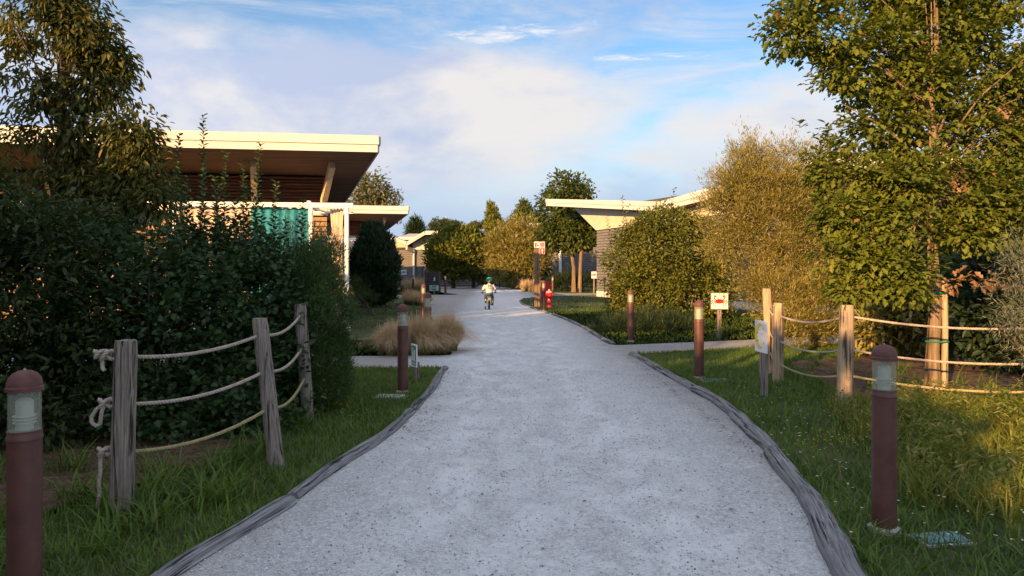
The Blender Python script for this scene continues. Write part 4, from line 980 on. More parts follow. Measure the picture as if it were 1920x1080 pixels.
ring = [[(.195 + r1 * math.cos(a), 2.42 + r1 * math.sin(a)), (.195 + r1 * math.cos(a2), 2.42 + r1 * math.sin(a2)), (.195 + r2 * math.cos(a2), 2.42 + r2 * math.sin(a2)), (.195 + r2 * math.cos(a), 2.42 + r2 * math.sin(a))] for r1, r2 in ((.055, .075), (.02, .036)) for a, a2 in [(i * math.pi / 7, (i + 1) * math.pi / 7) for i in range(14)]]
flat(ring, -.1044, M['sign_red'], 'hose_reel_print', q)
flat([[(.105, 2.065), (.285, 2.065), (.285, 2.275), (.105, 2.275)]], -.1022, M['sign_red'], 'panel_print', r_)
flat([[(.18, 2.08), (.21, 2.08), (.21, 2.19), (.18, 2.19)], [(.145, 2.185), (.245, 2.185), (.195, 2.255)]], -.1044, M['sign_white'], 'arrow_print', r_)

# hydrant
t = thing('fire_hydrant', 'red fire hydrant with side outlets on the right lawn', 'fire hydrant', (1.43, 27.3, 0))
MB().lathe([(0, 0), (.105, 0), (.105, .03), (.085, .045), (.078, .06), (.078, .44), (.095, .46), (.10, .48), (.10, .545), (.085, .56), (0, .56)], 20).build('barrel', M['hydrant_red'], t, smooth=True)
MB().lathe([(0, .558), (.125, .558), (.125, .600), (.10, .615), (.05, .63), (.03, .66), (.03, .69), (0, .70)], 20).build('bonnet', M['sign_pink'], t, smooth=True)
for s in (-1, 1):
    cp = MB().tube([(s * .07, 0, .50), (s * .15, 0, .50)], .05, 14).build('outlet', M['hydrant_red'], t, smooth=True); MB().tube([(s * .15, 0, .50), (s * .185, 0, .50)], .058, 10).build('outlet_cap', M['rubber'], cp, smooth=True)
MB().tube([(0, -.07, .46), (0, -.14, .46)], .055, 14).build('outlet', M['hydrant_red'], t, smooth=True)
MB().box((-.02, -.081, .30), (.03, .006, .05)).build('label_plate', M['sign_white'], t)
t = thing('hose_cabinet', 'red fire hose cabinet behind the bollard next to the hydrant', 'hose cabinet', (1.50, 32, 0))
MB().box((0, 0, .475), (.42, .25, .75)).build('case', M['hydrant_red'], t); MB().box((0, -.131, .48), (.36, .012, .66)).build('door', M['sign_red'], t)
MB().prism([(-.23, -.15, .852), (.23, -.15, .852), (.23, .14, .852), (-.23, .14, .852)], .04).build('lid', M['hydrant_red'], t)
for s in (-1, 1): MB().box((s * .15, 0, .05), (.04, .2, .10)).build('foot', M['rubber'], t)

# bin
t = thing('litter_bin', 'dark slatted timber bin with a white litter pictogram beside the far path', 'bin', (-4.85, 44, 0), R(-12))
MB().box((0, 0, .62), (.70, .56, 1.16)).build('liner', M['rubber'], t)
me = MB().box((0, 0, 0), (.76, .022, .075)).mesh('slat'); me.materials.append(M['bin_wood'])
ms_ = MB().box((0, 0, 0), (.022, .58, .075)).mesh('slat'); ms_.materials.append(M['bin_wood'])
for k in range(13):
    link('slat', me, None, t, loc=(0, -.295, .10 + k * .09))
    link('slat', ms_, None, t, loc=(-.366, 0, .10 + k * .09)); link('slat', ms_, None, t, loc=(.366, 0, .10 + k * .09))
MB().box((0, 0, 1.235), (.82, .66, .05)).build('lid', M['bin_wood'], t)
for s in (-1, 1): MB().bar((s * .43, -.27, 0), (s * .43, -.27, 1.30), .075, .075).build('corner_post', M['bin_wood'], t)
b = MB().box((.16, -.31, .84), (.26, .01, .34)).build('pictogram_plate', M['ink_dark'], t)
flat([disc(.17, .945, .028, 10), [(.13, .83), (.20, .83), (.20, .91), (.14, .91)], [(.10, .84), (.13, .87), (.14, .90), (.12, .90), (.085, .855)], [(.13, .73), (.155, .73), (.165, .83), (.135, .83)], [(.185, .73), (.21, .73), (.20, .83), (.17, .83)], [(.085, .73), (.125, .73), (.12, .80), (.09, .80)]], -.3152, M['sign_white'], 'litter_print', b)
t = thing('thin_pole', 'thin dark pole standing left of the slatted bin', 'pole', (-6.0, 47.5, 0)); MB().lathe([(0, 0), (.055, 0), (.05, 1.45), (0, 1.45)], 10).build('shaft', M['bin_wood'], t, smooth=True); MB().lathe([(0, 1.45), (.06, 1.45), (.06, 1.5), (.03, 1.55), (0, 1.56)], 10).build('cap', M['rubber'], t, smooth=True)  # plain capped pole, carries no lamp

# valve covers in the grass
def cover(x, y, rz, w, l, m, label):
    t = thing('valve_cover', label, 'valve cover', (x, y, 0), rz, 'valve covers in the grass')
    MB().prism([(-w / 2, -l / 2, 0), (w / 2, -l / 2, 0), (w / 2, l / 2, 0), (-w / 2, l / 2, 0)], .012).build('frame', M['concrete'], t)
    MB().prism([(-w * .42, -l * .42, .012), (w * .42, -l * .42, .012), (w * .42, l * .42, .012), (-w * .42, l * .42, .012)], .01).build('lid', M[m], t)
c = gd(1765, 1014); cover(c.x, c.y, .15, .30, .17, 'cover_blue', 'blue-green valve cover in the grass beside the right foreground bollard')
c = gd(1342, 714); cover(c.x, c.y, .1, .40, .22, 'cover_blue', 'pale blue valve cover in the grass right of the second right bollard')
c = gd(733, 745); cover(c.x, c.y, -.1, .38, .22, 'cover_grey', 'pale valve cover in the grass left of the bollard by the green sign')

# ------------------------------------------------------------------ child on a bicycle
def smooth_obj(name, mb, m, parent, vox=.012):
    o = mb.build(name, m, parent, smooth=True); md = o.modifiers.new('skin', 'REMESH'); md.mode = 'VOXEL'; md.voxel_size = vox; md.use_smooth_shade = True
    sm = o.modifiers.new('soft', 'SMOOTH'); sm.iterations = 4; sm.factor = .5; return o
def ball(mb, c, r, n=12):
    prof = [(max(r[0] * math.sin(math.pi * i / n), 1e-4), -r[2] * math.cos(math.pi * i / n)) for i in range(n + 1)]
    b = len(mb.v); mb.lathe(prof, 14, c); 
    if r[1] != r[0]:
        for i in range(b, len(mb.v)):
            v = mb.v[i]; mb.v[i] = (v[0], c[1] + (v[1] - c[1]) * r[1] / r[0], v[2])
    return mb
CP = Vector(((917 - 960) / F * 26, 26, 0)); CH = R(4)
bk = thing('bicycle', 'small yellow-green child bicycle with a stabiliser wheel on the gravel path', 'bicycle', CP, CH)
def wheel(c, r, parent, name='wheel', w=.022):
    n = 26; wv = MB().tube([Vector(c) + Vector((0, r * math.cos(2 * math.pi * i / n), r * math.sin(2 * math.pi * i / n))) for i in range(n)], w, 8, closed=True).build(name, M['rubber'], parent, smooth=True)
    MB().tube([Vector(c) + Vector((0, (r - w * 1.1) * math.cos(2 * math.pi * i / n), (r - w * 1.1) * math.sin(2 * math.pi * i / n))) for i in range(n)], w * .55, 6, closed=True).build('rim', M['chrome'], wv, smooth=True)
    for i in range(10):
        a = 2 * math.pi * i / 10; MB().tube([Vector(c) + Vector(((-1) ** i * .02, 0, 0)), Vector(c) + Vector((0, (r - w) * math.cos(a), (r - w) * math.sin(a)))], .0025, 4).build('spoke', M['chrome'], wv)
    MB().tube([Vector(c) + Vector((-.05, 0, 0)), Vector(c) + Vector((.05, 0, 0))], .014, 8).build('hub', M['chrome'], wv)
ra, fa, bb, st, hd = Vector((0, -.29, .165)), Vector((0, .34, .165)), Vector((0, -.02, .20)), Vector((0, -.15, .42)), Vector((0, .23, .46))
wheel(ra, .145, bk); wheel(fa, .145, bk); wheel((-.14, -.29, .07), .055, bk, 'stabiliser_wheel', .014)
fm = MB()
for a, b2, r in ((bb, st, .016), (bb, hd, .02), (st + (bb - st) * .3, hd, .014), (hd, hd + Vector((0, -.03, .08)), .016)): fm.tube([a, b2], r, 8)
for s in (-1, 1):
    fm.tube([bb + Vector((s * .02, 0, 0)), ra + Vector((s * .05, 0, 0))], .009, 6); fm.tube([st + Vector((s * .015, 0, 0)), ra + Vector((s * .05, 0, 0))], .008, 6)
fm.build('frame', M['bike_yellow'], bk, smooth=True)
fk = MB()
for s in (-1, 1): fk.tube([hd + Vector((s * .03, 0, 0)), fa + Vector((s * .045, 0, 0))], .011, 6)
fk.build('fork', M['bike_yellow'], bk, smooth=True)
MB().tube([st, st + Vector((0, -.02, .10))], .011, 8).build('seat_post', M['chrome'], bk, smooth=True)
sd = MB(); ball(sd, (0, -.19, .535), (.075, .085, .028)); sd.tube([(0, -.15, .54), (0, -.03, .545)], [.045, .02], 8); smooth_obj('saddle', sd, M['rubber'], bk)
hb = hd + Vector((0, -.03, .08))
MB().tube([hb + Vector((-.27, -.06, .06)), hb + Vector((-.12, -.01, .05)), hb, hb + Vector((.12, -.01, .05)), hb + Vector((.27, -.06, .06))], .011, 8).build('handlebar', M['chrome'], bk, smooth=True)
for s in (-1, 1): MB().tube([hb + Vector((s * .19, -.035, .055)), hb + Vector((s * .28, -.063, .062))], .017, 8).build('grip', M['rubber'], bk, smooth=True)
MB().tube([bb + Vector((-.07, 0, .0)), bb + Vector((.07, 0, 0))], .014, 8).build('crank_axle', M['chrome'], bk)
for s, dy, dz in ((-1, .05, .045), (1, -.05, -.045)):
    pe = bb + Vector((s * .08, dy, dz)); MB().tube([bb + Vector((s * .07, 0, 0)), pe], .009, 6).build('crank', M['chrome'], bk); MB().box(pe + Vector((s * .04, 0, 0)), (.08, .06, .02)).build('pedal', M['rubber'], bk)
MB().tube([(-.05, -.29, .165), (-.12, -.30, .12), (-.14, -.29, .07)], .008, 6).build('stabiliser_arm', M['chrome'], bk)
MB().box((0, -.44, .34), (.05, .012, .035)).build('reflector', M['sign_red'], bk)
MB().bar((0, -.28, .315), (0, -.45, .33), .06, .006).build('mudguard', M['bike_yellow'], bk)

ch = thing('person', 'child in a teal helmet, pale printed shirt and jeans riding away along the path', 'person', CP, CH)
bm_ = MB(); gl = [hb + Vector((s * .235, -.05, .075)) for s in (-1, 1)]
ball(bm_, (0, -.17, .62), (.10, .085, .10)); ball(bm_, (0, -.10, .80), (.105, .08, .14)); bm_.tube([(0, -.15, .66), (0, -.10, .78), (0, -.06, .90)], [.095, .10, .06], 12)
bm_.tube([(0, -.06, .88), (0, -.03, .985)], [.042, .04], 10); ball(bm_, (0, -.015, 1.045), (.078, .09, .10)); ball(bm_, (0, .075, 1.03), (.014, .018, .016))
for s in (-1, 1):
    ball(bm_, (s * .08, -.02, 1.035), (.012, .02, .028))
    sh = Vector((s * .125, -.07, .875)); elb = Vector((s * .235, .0, .725)); hn = gl[0 if s < 0 else 1]
    bm_.tube([sh, sh.lerp(elb, .5), elb, elb.lerp(hn, .5), hn], [.042, .038, .032, .028, .022], 8); ball(bm_, hn + Vector((0, .01, -.008)), (.03, .032, .022))
    for k in range(4):
        f0 = hn + Vector((s * (-.024 + .016 * k), .03, 0)); bm_.tube([f0, f0 + Vector((0, .022, -.012)), f0 + Vector((0, .012, -.036)), f0 + Vector((0, -.010, -.038))], [.0085, .008, .0075, .006], 6)
    th = hn + Vector((-s * .028, 0, -.004)); bm_.tube([th, th + Vector((-s * .012, .012, -.018)), th + Vector((-s * .004, .006, -.036))], [.009, .0085, .007], 6)
    ft = bb + Vector((s * .12, (.05, -.05)[0 if s < 0 else 1], (.075, -.015)[0 if s < 0 else 1])); kn = Vector((s * .125, .10, (.50, .44)[0 if s < 0 else 1])); hp = Vector((s * .065, -.15, .585))
    bm_.tube([hp, hp.lerp(kn, .5), kn, kn.lerp(ft, .4), ft + Vector((0, -.02, .04))], [.070, .062, .048, .045, .032], 10); bm_.tube([ft + Vector((0, -.05, .012)), ft + Vector((0, .08, 0))], [.028, .024], 8)
smooth_obj('body', bm_, M['skin'], ch, .009)
sm_ = MB(); ball(sm_, (0, -.11, .79), (.135, .11, .155)); sm_.tube([(0, -.165, .60), (0, -.15, .68), (0, -.10, .80), (0, -.07, .905)], [.118, .125, .13, .065], 14)
for s in (-1, 1): sh = Vector((s * .115, -.07, .875)); elb = Vector((s * .235, .0, .725)); sm_.tube([sh, sh.lerp(elb, .5), sh.lerp(elb, .92)], [.062, .058, .052], 10)
shirt = smooth_obj('shirt', sm_, M['shirt'], ch, .011)
# dark printed blocks in two columns on the back of the shirt
pr = MB()
for cx, rows in ((-.042, (.90, .85, .80, .75, .70)), (.042, (.89, .84, .785, .735, .69)), (.0, (.865, .765))):
    for z in rows: 
        yb = -.11 - .118 * math.sqrt(max(0, 1 - ((z - .79) / .19) ** 2)) - .012 - (.02 if z < .72 else 0) - (.0 if z < .86 else -.018)
        pr.box((cx + rnd.uniform(-.006, .006), yb, z), (.030, .03, .032))
pr.build('shirt_print', M['ink_dark'], ch)
jm = MB(); ball(jm, (0, -.165, .58), (.115, .10, .075))
for s in (-1, 1):
    ft = bb + Vector((s * .12, (.05, -.05)[0 if s < 0 else 1], (.075, -.015)[0 if s < 0 else 1])); kn = Vector((s * .125, .10, (.50, .44)[0 if s < 0 else 1])); hp = Vector((s * .065, -.15, .585))
    jm.tube([hp, hp.lerp(kn, .5), kn, kn.lerp(ft, .4), kn.lerp(ft, .85)], [.082, .074, .062, .060, .052], 10)
smooth_obj('jeans', jm, M['denim'], ch, .011)
for i, s in enumerate((-1, 1)):
    ft = bb + Vector((s * .12, (.05, -.05)[i], (.075, -.015)[i])); sm2 = MB(); sm2.tube([ft + Vector((0, -.06, .01)), ft + Vector((0, 0, .01)), ft + Vector((0, .09, 0))], [.036, .04, .032], 10); smooth_obj('shoe', sm2, M['shoe'], ch)
hm = MB(); ball(hm, (0, -.02, 1.075), (.112, .135, .098)); smooth_obj('helmet', hm, M['helmet_teal'], ch, .011)
for x in (-.05, 0, .05): MB().box((x, -.135, 1.115), (.022, .05, .045)).build('helmet_vent', M['ink_dark'], ch)
MB().box((0, -.145, 1.02), (.05, .022, .05)).build('helmet_dial', M['sign_yellow'], ch)
hr = MB(); ball(hr, (0, -.035, 1.01), (.084, .088, .06)); smooth_obj('hair', hr, M['hair'], ch)

# ------------------------------------------------------------------ plants
def lob(px, py, Y, rx, ry, dz=1.0):
    """an ellipsoid lobe measured in photo pixels, standing Y metres ahead"""
    c = at(px, py, Y); k = Y / F
    return (c.x, c.y, c.z, rx * k, max(rx, ry) * k * .8 * dz, ry * k)
def plant(name, label, cat, base, group=None): return thing(name, label, cat, base, 0, group)
def rel(lobes, o): return [(a - o.x, b - o.y, c - o.z, d, e, f) for a, b, c, d, e, f in lobes]
def tree(label, base, lobes, m, bark='bark', r=.08, top=None, cat='tree', name='tree', tips=None, ntips=18, lean=None, group='trees', first=.35, **kw):
    o = Vector((base[0], base[1], 0)); t = plant(name, label, cat, o, group)
    L = rel(lobes, o); cr, CPts = crown('crown', L, m, t, **kw)
    tz = top or max(a[2] for a in L); cx = sum(a[0] for a in L) / len(L); cy = sum(a[1] for a in L) / len(L)
    tops = Vector(lean) if lean else Vector((cx * .5, cy * .5, tz))
    pick = [CPts[i] for i in rng.choice(len(CPts), min(ntips, len(CPts)), replace=False)]
    limbs((0, 0, -.03), tops, r, [Vector((a[0], a[1], a[2])) for a in L] + [Vector(p) for p in pick], M[bark], t, first=first)
    return t, L
def shrub(label, base, lobes, m, name='shrub', stems=7, stem_m='bark_dark', group='shrubs', cat='shrub', spriglist=None, **kw):
    o = Vector((base[0], base[1], 0)); t = plant(name, label, cat, o, group); L = rel(lobes, o)
    cr, CPts = crown('foliage', L, m, t, **kw)
    mb = MB()
    for i in range(stems):
        p = Vector(CPts[rng.integers(len(CPts))]); a = Vector((rnd.uniform(-.12, .12), rnd.uniform(-.12, .12), -.02))
        mb.tube([a, a.lerp(p, .4) + Vector((0, 0, .12)), p], [.022, .014, .005], 5, cap=False)
    mb.build('stems', M[stem_m], t, smooth=True)
    return t, L
def sprigs(parent, o, items, m, leafL=.035, leafW=.02, dens=42):
    """upright shoots carrying small leaves: items (px, y_base, y_tip, Y)"""
    P, D = [], []; mb = MB()
    for px, yb, yt, Y in items:
        a = at(px, yb, Y) - o; b = at(px + rnd.uniform(-14, 14), yt, Y) - o; mid = a.lerp(b, .55) + Vector((rnd.uniform(-.04, .04), 0, 0))
        mb.tube([a, mid, b], [.006, .004, .0015], 4, cap=False); n = int((b - a).length * dens)
        for i in range(n):
            t = i / n; p = (a.lerp(mid, t / .55) if t < .55 else mid.lerp(b, (t - .55) / .45)); an = i * 2.4
            P.append(p); D.append((math.cos(an), math.sin(an), .7 - .3 * rnd.random()))
            if t < .8 and rnd.random() < .6:
                q = p + Vector((math.cos(an), math.sin(an), .3)) * rnd.uniform(.03, .09) * (1 - t); P.append(q); D.append((math.cos(an + .5), math.sin(an + .5), .4))
    P = np.array(P); D = np.array(D); n = len(P); s = .7 + .6 * rng.random(n)
    me = leaves_mesh('shoot_leaves', P, D, np.array([0, 0, 1.]) + sph(n) * .5, leafL * s, leafW * s, 'leaf'); f = tag(link('shoot_leaves', me, m, parent), kind='stuff')
    mb.build('shoot_stems', M['bark_dark'], parent, smooth=True)

# --- left side: tall tree and dark shrub border
L = [lob(95, 20, 9, 95, 70), lob(165, 75, 9, 65, 48), lob(60, 165, 9, 62, 55), lob(180, 160, 9, 62, 48), lob(225, 120, 9.2, 42, 38), lob(120, 250, 9, 70, 55), lob(245, 250, 8.8, 55, 55),
     lob(265, 325, 8.7, 52, 48), lob(150, 340, 9, 90, 50), lob(25, 290, 9, 32, 60), lob(200, 390, 8.6, 75, 40), lob(60, 400, 8.8, 60, 50), lob(100, -90, 9, 90, 60), lob(25, 60, 9.2, 40, 45), lob(110, 430, 8.4, 110, 50), lob(290, 380, 8.5, 40, 40)]
tree('tall drooping broadleaf tree on the far left, rising out of the frame', (-5.75, 9.0), L, M['leaf_tall'], 'bark_dark', .085, top=6.0, lean=(.1, 0, 5.6), kind='leaf', density=62, gap=.24, leaves=13, spread=.17, L=.11, W=.038, droop=.9, shell=.25, ntips=45, first=.2)

o = Vector((-3.6, 7.0, 0))
L = [lob(330, 640, 6.9, 130, 150), lob(430, 600, 7.0, 110, 120), lob(260, 540, 7.3, 130, 90), lob(420, 740, 6.6, 110, 110), lob(290, 790, 6.4, 110, 100), lob(500, 560, 7.3, 70, 80), lob(380, 500, 7.8, 100, 60), lob(520, 690, 7.0, 60, 120), lob(340, 455, 7.7, 34, 40), lob(420, 450, 7.6, 30, 34), lob(490, 480, 7.4, 28, 40), lob(300, 860, 6.1, 90, 60), lob(440, 820, 6.3, 80, 60), lob(220, 450, 7.8, 40, 30)]
t, _ = shrub('dark lobed-leaf shrub with upright shoots behind the left rope fence', o, L, M['leaf_shrub'], kind='maple', density=92, gap=.26, gapk=9, leaves=12, spread=.13, L=.058, W=.052, droop=.25, elong=.12, shell=.5, stems=14)
sprigs(t, o, [(370, 560, 215, 8.2), (340, 520, 300, 8.0), (430, 540, 285, 8.0), (408, 560, 330, 7.8), (475, 540, 268, 8.1), (455, 560, 340, 7.6), (510, 540, 340, 7.8), (388, 540, 360, 7.7), (495, 520, 380, 7.6), (560, 520, 372, 7.9), (325, 520, 250, 8.3), (420, 560, 400, 7.3), (540, 540, 410, 7.5), (360, 520, 330, 7.9), (465, 540, 400, 7.4), (352, 540, 372, 7.6), (400, 520, 345, 7.9), (440, 540, 375, 7.5), (378, 560, 300, 7.9), (485, 560, 350, 7.7), (525, 540, 385, 7.6), (335, 560, 385, 7.4), (415, 540, 372, 7.6), (450, 540, 310, 7.8), (430, 560, 420, 7.2), (395, 560, 410, 7.2), (350, 560, 400, 7.3)], M['leaf_hedge'], .064, .034, 70)
L = [lob(60, 560, 6.6, 130, 150), lob(-20, 680, 6.2, 130, 150), lob(120, 680, 6.5, 100, 130), lob(90, 470, 7.2, 120, 90), lob(190, 600, 6.9, 80, 120), lob(10, 430, 7.4, 90, 80), lob(160, 770, 6.3, 80, 90), lob(20, 820, 5.9, 90, 80), lob(110, 880, 5.8, 80, 50), lob(40, 400, 7.3, 40, 40), lob(140, 420, 7.3, 36, 36)]
shrub('dense dark laurel shrub at the far left edge behind the foreground bollard', (-4.7, 6.7), L, M['leaf_laurel'], kind='leaf', density=78, gap=.26, gapk=8, leaves=10, spread=.15, L=.08, W=.036, droop=.3, elong=.1, shell=.58, stems=10)
L = [lob(270, 465, 8.0, 70, 45), lob(230, 500, 7.8, 50, 40), lob(320, 490, 7.9, 45, 40)]
shrub('grey-green needle shrub showing above the left shrubs', (-4.3, 8.3), L, M['leaf_silver'], kind='needle', density=120, leaves=10, spread=.12, L=.06, W=.007, up=.4, shell=.4, stems=8)
# hedge conifer by the third post
L = [lob(600, 620, 7.7, 50, 150), lob(560, 640, 7.8, 45, 130), lob(618, 690, 7.55, 34, 85), lob(560, 530, 8.0, 45, 60), lob(600, 520, 7.9, 30, 55)]
shrub('dense rounded green conifer behind the third rope post', (-2.3, 7.8), L, M['leaf_hedge'], name='conifer', kind='needle', density=760, leaves=8, spread=.055, L=.05, W=.008, up=.9, shell=.72, randn=.5, stems=6)
L = [lob(560, 440, 8.6, 45, 28), lob(610, 450, 8.8, 30, 24), lob(530, 470, 8.5, 40, 35), lob(630, 468, 8.6, 18, 12)]
shrub('blue-grey juniper with spreading sprays in front of the teal curtain', (-2.75, 8.7), L, M['leaf_silver'], kind='needle', density=260, leaves=9, spread=.09, L=.05, W=.006, up=.5, shell=.35, stems=12)
# yew column
L = [lob(703, 510, 27.8, 37, 62), lob(702, 470, 27.8, 27, 42), lob(690, 500, 27.5, 26, 55), lob(718, 505, 27.6, 26, 55), lob(705, 445, 27.8, 11, 20), lob(693, 452, 27.8, 12, 24), lob(704, 545, 27.8, 28, 30)]
shrub('dark upright yew column on the left lawn in front of the second cottage', (-5.35, 27.8), L, M['leaf_conifer'], name='yew_column', cat='yew', kind='needle', density=100, leaves=10, spread=.12, L=.17, W=.045, up=1.3, shell=.78, randn=.35, stems=5, group=None)

# unseen evergreens added left of and behind the camera to shade the foreground
LL = [(-5.3, 5.2, 1.5, .8, .8, 1.9), (-6.1, 5.1, 1.6, .85, .85, 2.1), (-7.0, 5.2, 1.6, .9, .9, 2.2), (-7.5, 6.1, 1.9, .9, .9, 2.5), (-8.4, 6.0, 2.0, .95, .9, 2.8), (-9.3, 5.9, 2.0, .95, .9, 2.8), (-10.3, 5.9, 2.0, .95, .9, 2.7)]
shrub('unseen tall evergreen screen added for shade left of the foreground shrubs', (-7.8, 5.8), LL, M['leaf_laurel'], kind='leaf', density=20, leaves=9, spread=.20, L=.24, W=.15, shell=.6, stems=8)
LL = [(-3.19, -5.09, 1.25, .75, .75, 1.6), (-2.47, -5.55, 1.25, .75, .75, 1.62), (-2.05, -5.95, 1.25, .6, .7, 1.58)]
shrub('unseen tall evergreen hedge added behind the camera to shade the near path', (-4.8, -4.0), [(-8.15, -1.85, 2.3, .85, .85, 3.0), (-7.4, -2.35, 2.2, .85, .85, 2.9), (-6.5, -2.9, 1.9, .85, .85, 2.5), (-5.79, -3.4, 1.9, .8, .85, 2.5), (-5.11, -3.83, 1.85, .8, .85, 2.45), (-4.44, -4.27, 1.75, .8, .85, 2.35), (-3.80, -4.68, 1.7, .62, .75, 2.25)], M['leaf_laurel'], name='hedge', kind='leaf', density=20, leaves=9, spread=.20, L=.24, W=.15, shell=.6, stems=8)
shrub('unseen low evergreen hedge added behind the camera to shape the verge shade', (-2.6, -5.5), LL, M['leaf_laurel'], name='hedge', kind='leaf', density=20, leaves=9, spread=.20, L=.24, W=.15, shell=.6, stems=8)

# --- straw-coloured feather grasses
def stipa(x, y, n, h, rad, lean, label, w=.005, tufts=9):
    t = plant('feather_grass', label, 'feather grass', Vector((x, y, 0)), 'straw-coloured feather grasses')
    # several wind-combed tufts, each a sheaf that rises, fans out and hangs over at the tip
    ta = rng.random(tufts) * 6.283; tr = rad * np.sqrt(rng.random(tufts)) * .8; th = h * (.70 + .40 * rng.random(tufts)); tl = ta + rng.normal(size=tufts) * .5
    k = rng.integers(tufts, size=n)
    a = rng.random(n) * 6.283; r = rad * .16 * np.sqrt(rng.random(n))
    b = np.stack([tr[k] * .7 * np.cos(ta[k]) + r * np.cos(a), tr[k] * .7 * np.sin(ta[k]) + r * np.sin(a), 0 * a], 1)
    hh = th[k] * (.55 + .5 * rng.random(n)); out = rad * (.25 + 1.0 * rng.random(n) ** 1.3)
    dirx = np.cos(tl[k]) * out * .55 + np.cos(a) * out * .65 + lean[0] * (.5 + rng.random(n)); diry = np.sin(tl[k]) * out * .55 + np.sin(a) * out * .65 + lean[1]
    K = 7; V = np.zeros((n, K, 2, 3)); sdx, sdy = -np.sin(a + rng.normal(size=n)), np.cos(a)
    far = np.sqrt(dirx ** 2 + diry ** 2) / rad
    for q in range(K):
        tt = q / (K - 1); e = tt ** 2.1
        px = b[:, 0] + dirx * e; py = b[:, 1] + diry * e; pz = np.maximum(hh * (1.12 * tt - .12 * tt * tt) - hh * far * .50 * tt ** 3.2, .01 * tt)
        ww = w * (1 - .7 * tt) * .5
        V[:, q, 0] = np.stack([px - sdx * ww, py - sdy * ww, pz], 1); V[:, q, 1] = np.stack([px + sdx * ww, py + sdy * ww, pz], 1)
    qd = np.array([(2 * q, 2 * q + 1, 2 * q + 3, 2 * q + 2) for q in range(K - 1)])
    loops = (np.arange(n)[:, None, None] * 2 * K + qd[None]).ravel(); nf = n * (K - 1)
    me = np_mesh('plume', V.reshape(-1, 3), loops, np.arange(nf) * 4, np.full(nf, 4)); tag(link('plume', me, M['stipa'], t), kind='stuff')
stipa(-2.10, 12.35, 5200, .74, .36, (.04, -.02), 'leftmost tuft of the big straw-coloured grass clump behind the bollard')
stipa(-1.62, 12.50, 5600, .80, .36, (.08, -.05), 'middle tuft of the big straw-coloured grass clump behind the bollard')
stipa(-1.22, 12.85, 6000, .90, .38, (.06, -.05), 'tallest tuft of the big straw-coloured grass clump at the path edge')
stipa(-4.2, 29.5, 1500, .75, .55, (.10, 0), 'low straw-coloured grass right of the yew column', .012)
stipa(-3.75, 29.0, 1500, .70, .55, (.15, 0), 'low straw-coloured grass at the path edge beyond the bollards', .012)
stipa(-6.6, 46, 1300, 1.0, .8, (0, 0), 'far straw-coloured grass in front of the blue fish sign on the left', .02)
stipa(-5.9, 47, 1300, 1.0, .8, (0, 0), 'far straw-coloured grass behind the thin pole', .02)
stipa(-2.9, 67, 1100, 1.1, .8, (0, 0), 'far straw-coloured grass beneath the sign beyond the cyclist', .028)
stipa(-2.1, 66, 1100, 1.05, .8, (0, 0), 'far straw-coloured grass just left of the cyclist helmet', .028)
stipa(.85, 45.6, 1500, .95, .55, (0, 0), 'pale straw-coloured grass left of the fire sign post', .018)
stipa(1.6, 45.8, 1300, .95, .6, (0, 0), 'pale straw-coloured grass behind the red hose cabinet', .018)

# --- right side
L = [lob(1240, 470, 21, 80, 70), lob(1190, 500, 21, 55, 60), lob(1300, 480, 21.3, 60, 65), lob(1230, 545, 20.7, 75, 55), lob(1300, 550, 21, 60, 50), lob(1180, 555, 20.8, 40, 40), lob(1340, 540, 21.4, 35, 55), lob(1270, 425, 21.3, 50, 28), lob(1215, 430, 21, 35, 25)]
o = Vector((4.6, 21, 0))
t, _ = shrub('big rounded sunlit bush in front of the right cottage wall', o, L, M['leaf_bush'], kind='small', density=56, gap=.14, gapk=5, leaves=12, spread=.20, L=.09, W=.054, droop=.1, shell=.66, stems=14)
sprigs(t, o, [(1230, 440, 372, 21), (1172, 460, 366, 21), (1258, 430, 352, 21.2), (1200, 450, 400, 21), (1290, 440, 385, 21.3), (1150, 490, 405, 21), (1330, 470, 380, 21.4), (1310, 450, 372, 21.3)], M['leaf_bush'], .09, .05, 26)
shrub('low dark lavender-like bush at the foot of the rounded bush', (3.5, 17.0), [lob(1210, 610, 17, 70, 26), lob(1150, 620, 16.5, 45, 20), lob(1270, 615, 17, 50, 24)], M['leaf_dark'], kind='needle', density=90, leaves=10, spread=.12, L=.20, W=.010, up=1.2, shell=.3, stems=4)
# olive-like tree with leaning trunk
L = [lob(1440, 345, 14, 85, 55), lob(1400, 318, 14, 42, 36), lob(1500, 340, 14.2, 70, 50), lob(1380, 400, 13.9, 50, 60), lob(1450, 420, 14, 90, 60), lob(1530, 410, 14.2, 60, 70), lob(1500, 480, 14, 70, 40), lob(1420, 500, 13.8, 45, 40),
     lob(1400, 285, 14, 18, 24), lob(1475, 290, 14, 25, 20), lob(1370, 350, 13.9, 28, 40), lob(1415, 545, 13.8, 28, 30), lob(1540, 560, 13.5, 60, 60), lob(1500, 600, 13.4, 45, 40), lob(1570, 600, 13.6, 40, 40), lob(1460, 560, 13.5, 40, 40), lob(1590, 520, 13.6, 50, 50), lob(1350, 440, 13.9, 30, 45)]
tree('feathery olive-toned tree with leaning trunk lit by the low sun', (6.0, 14.1), L, M['leaf_olive'], 'bark', .07, lean=(-.55, 0, 3.2), kind='needle', density=84, gap=.20, gapk=5, leaves=30, spread=.11, L=.075, W=.014, elong=.42, up=.55, droop=0, shell=.35, ntips=40, first=.15)
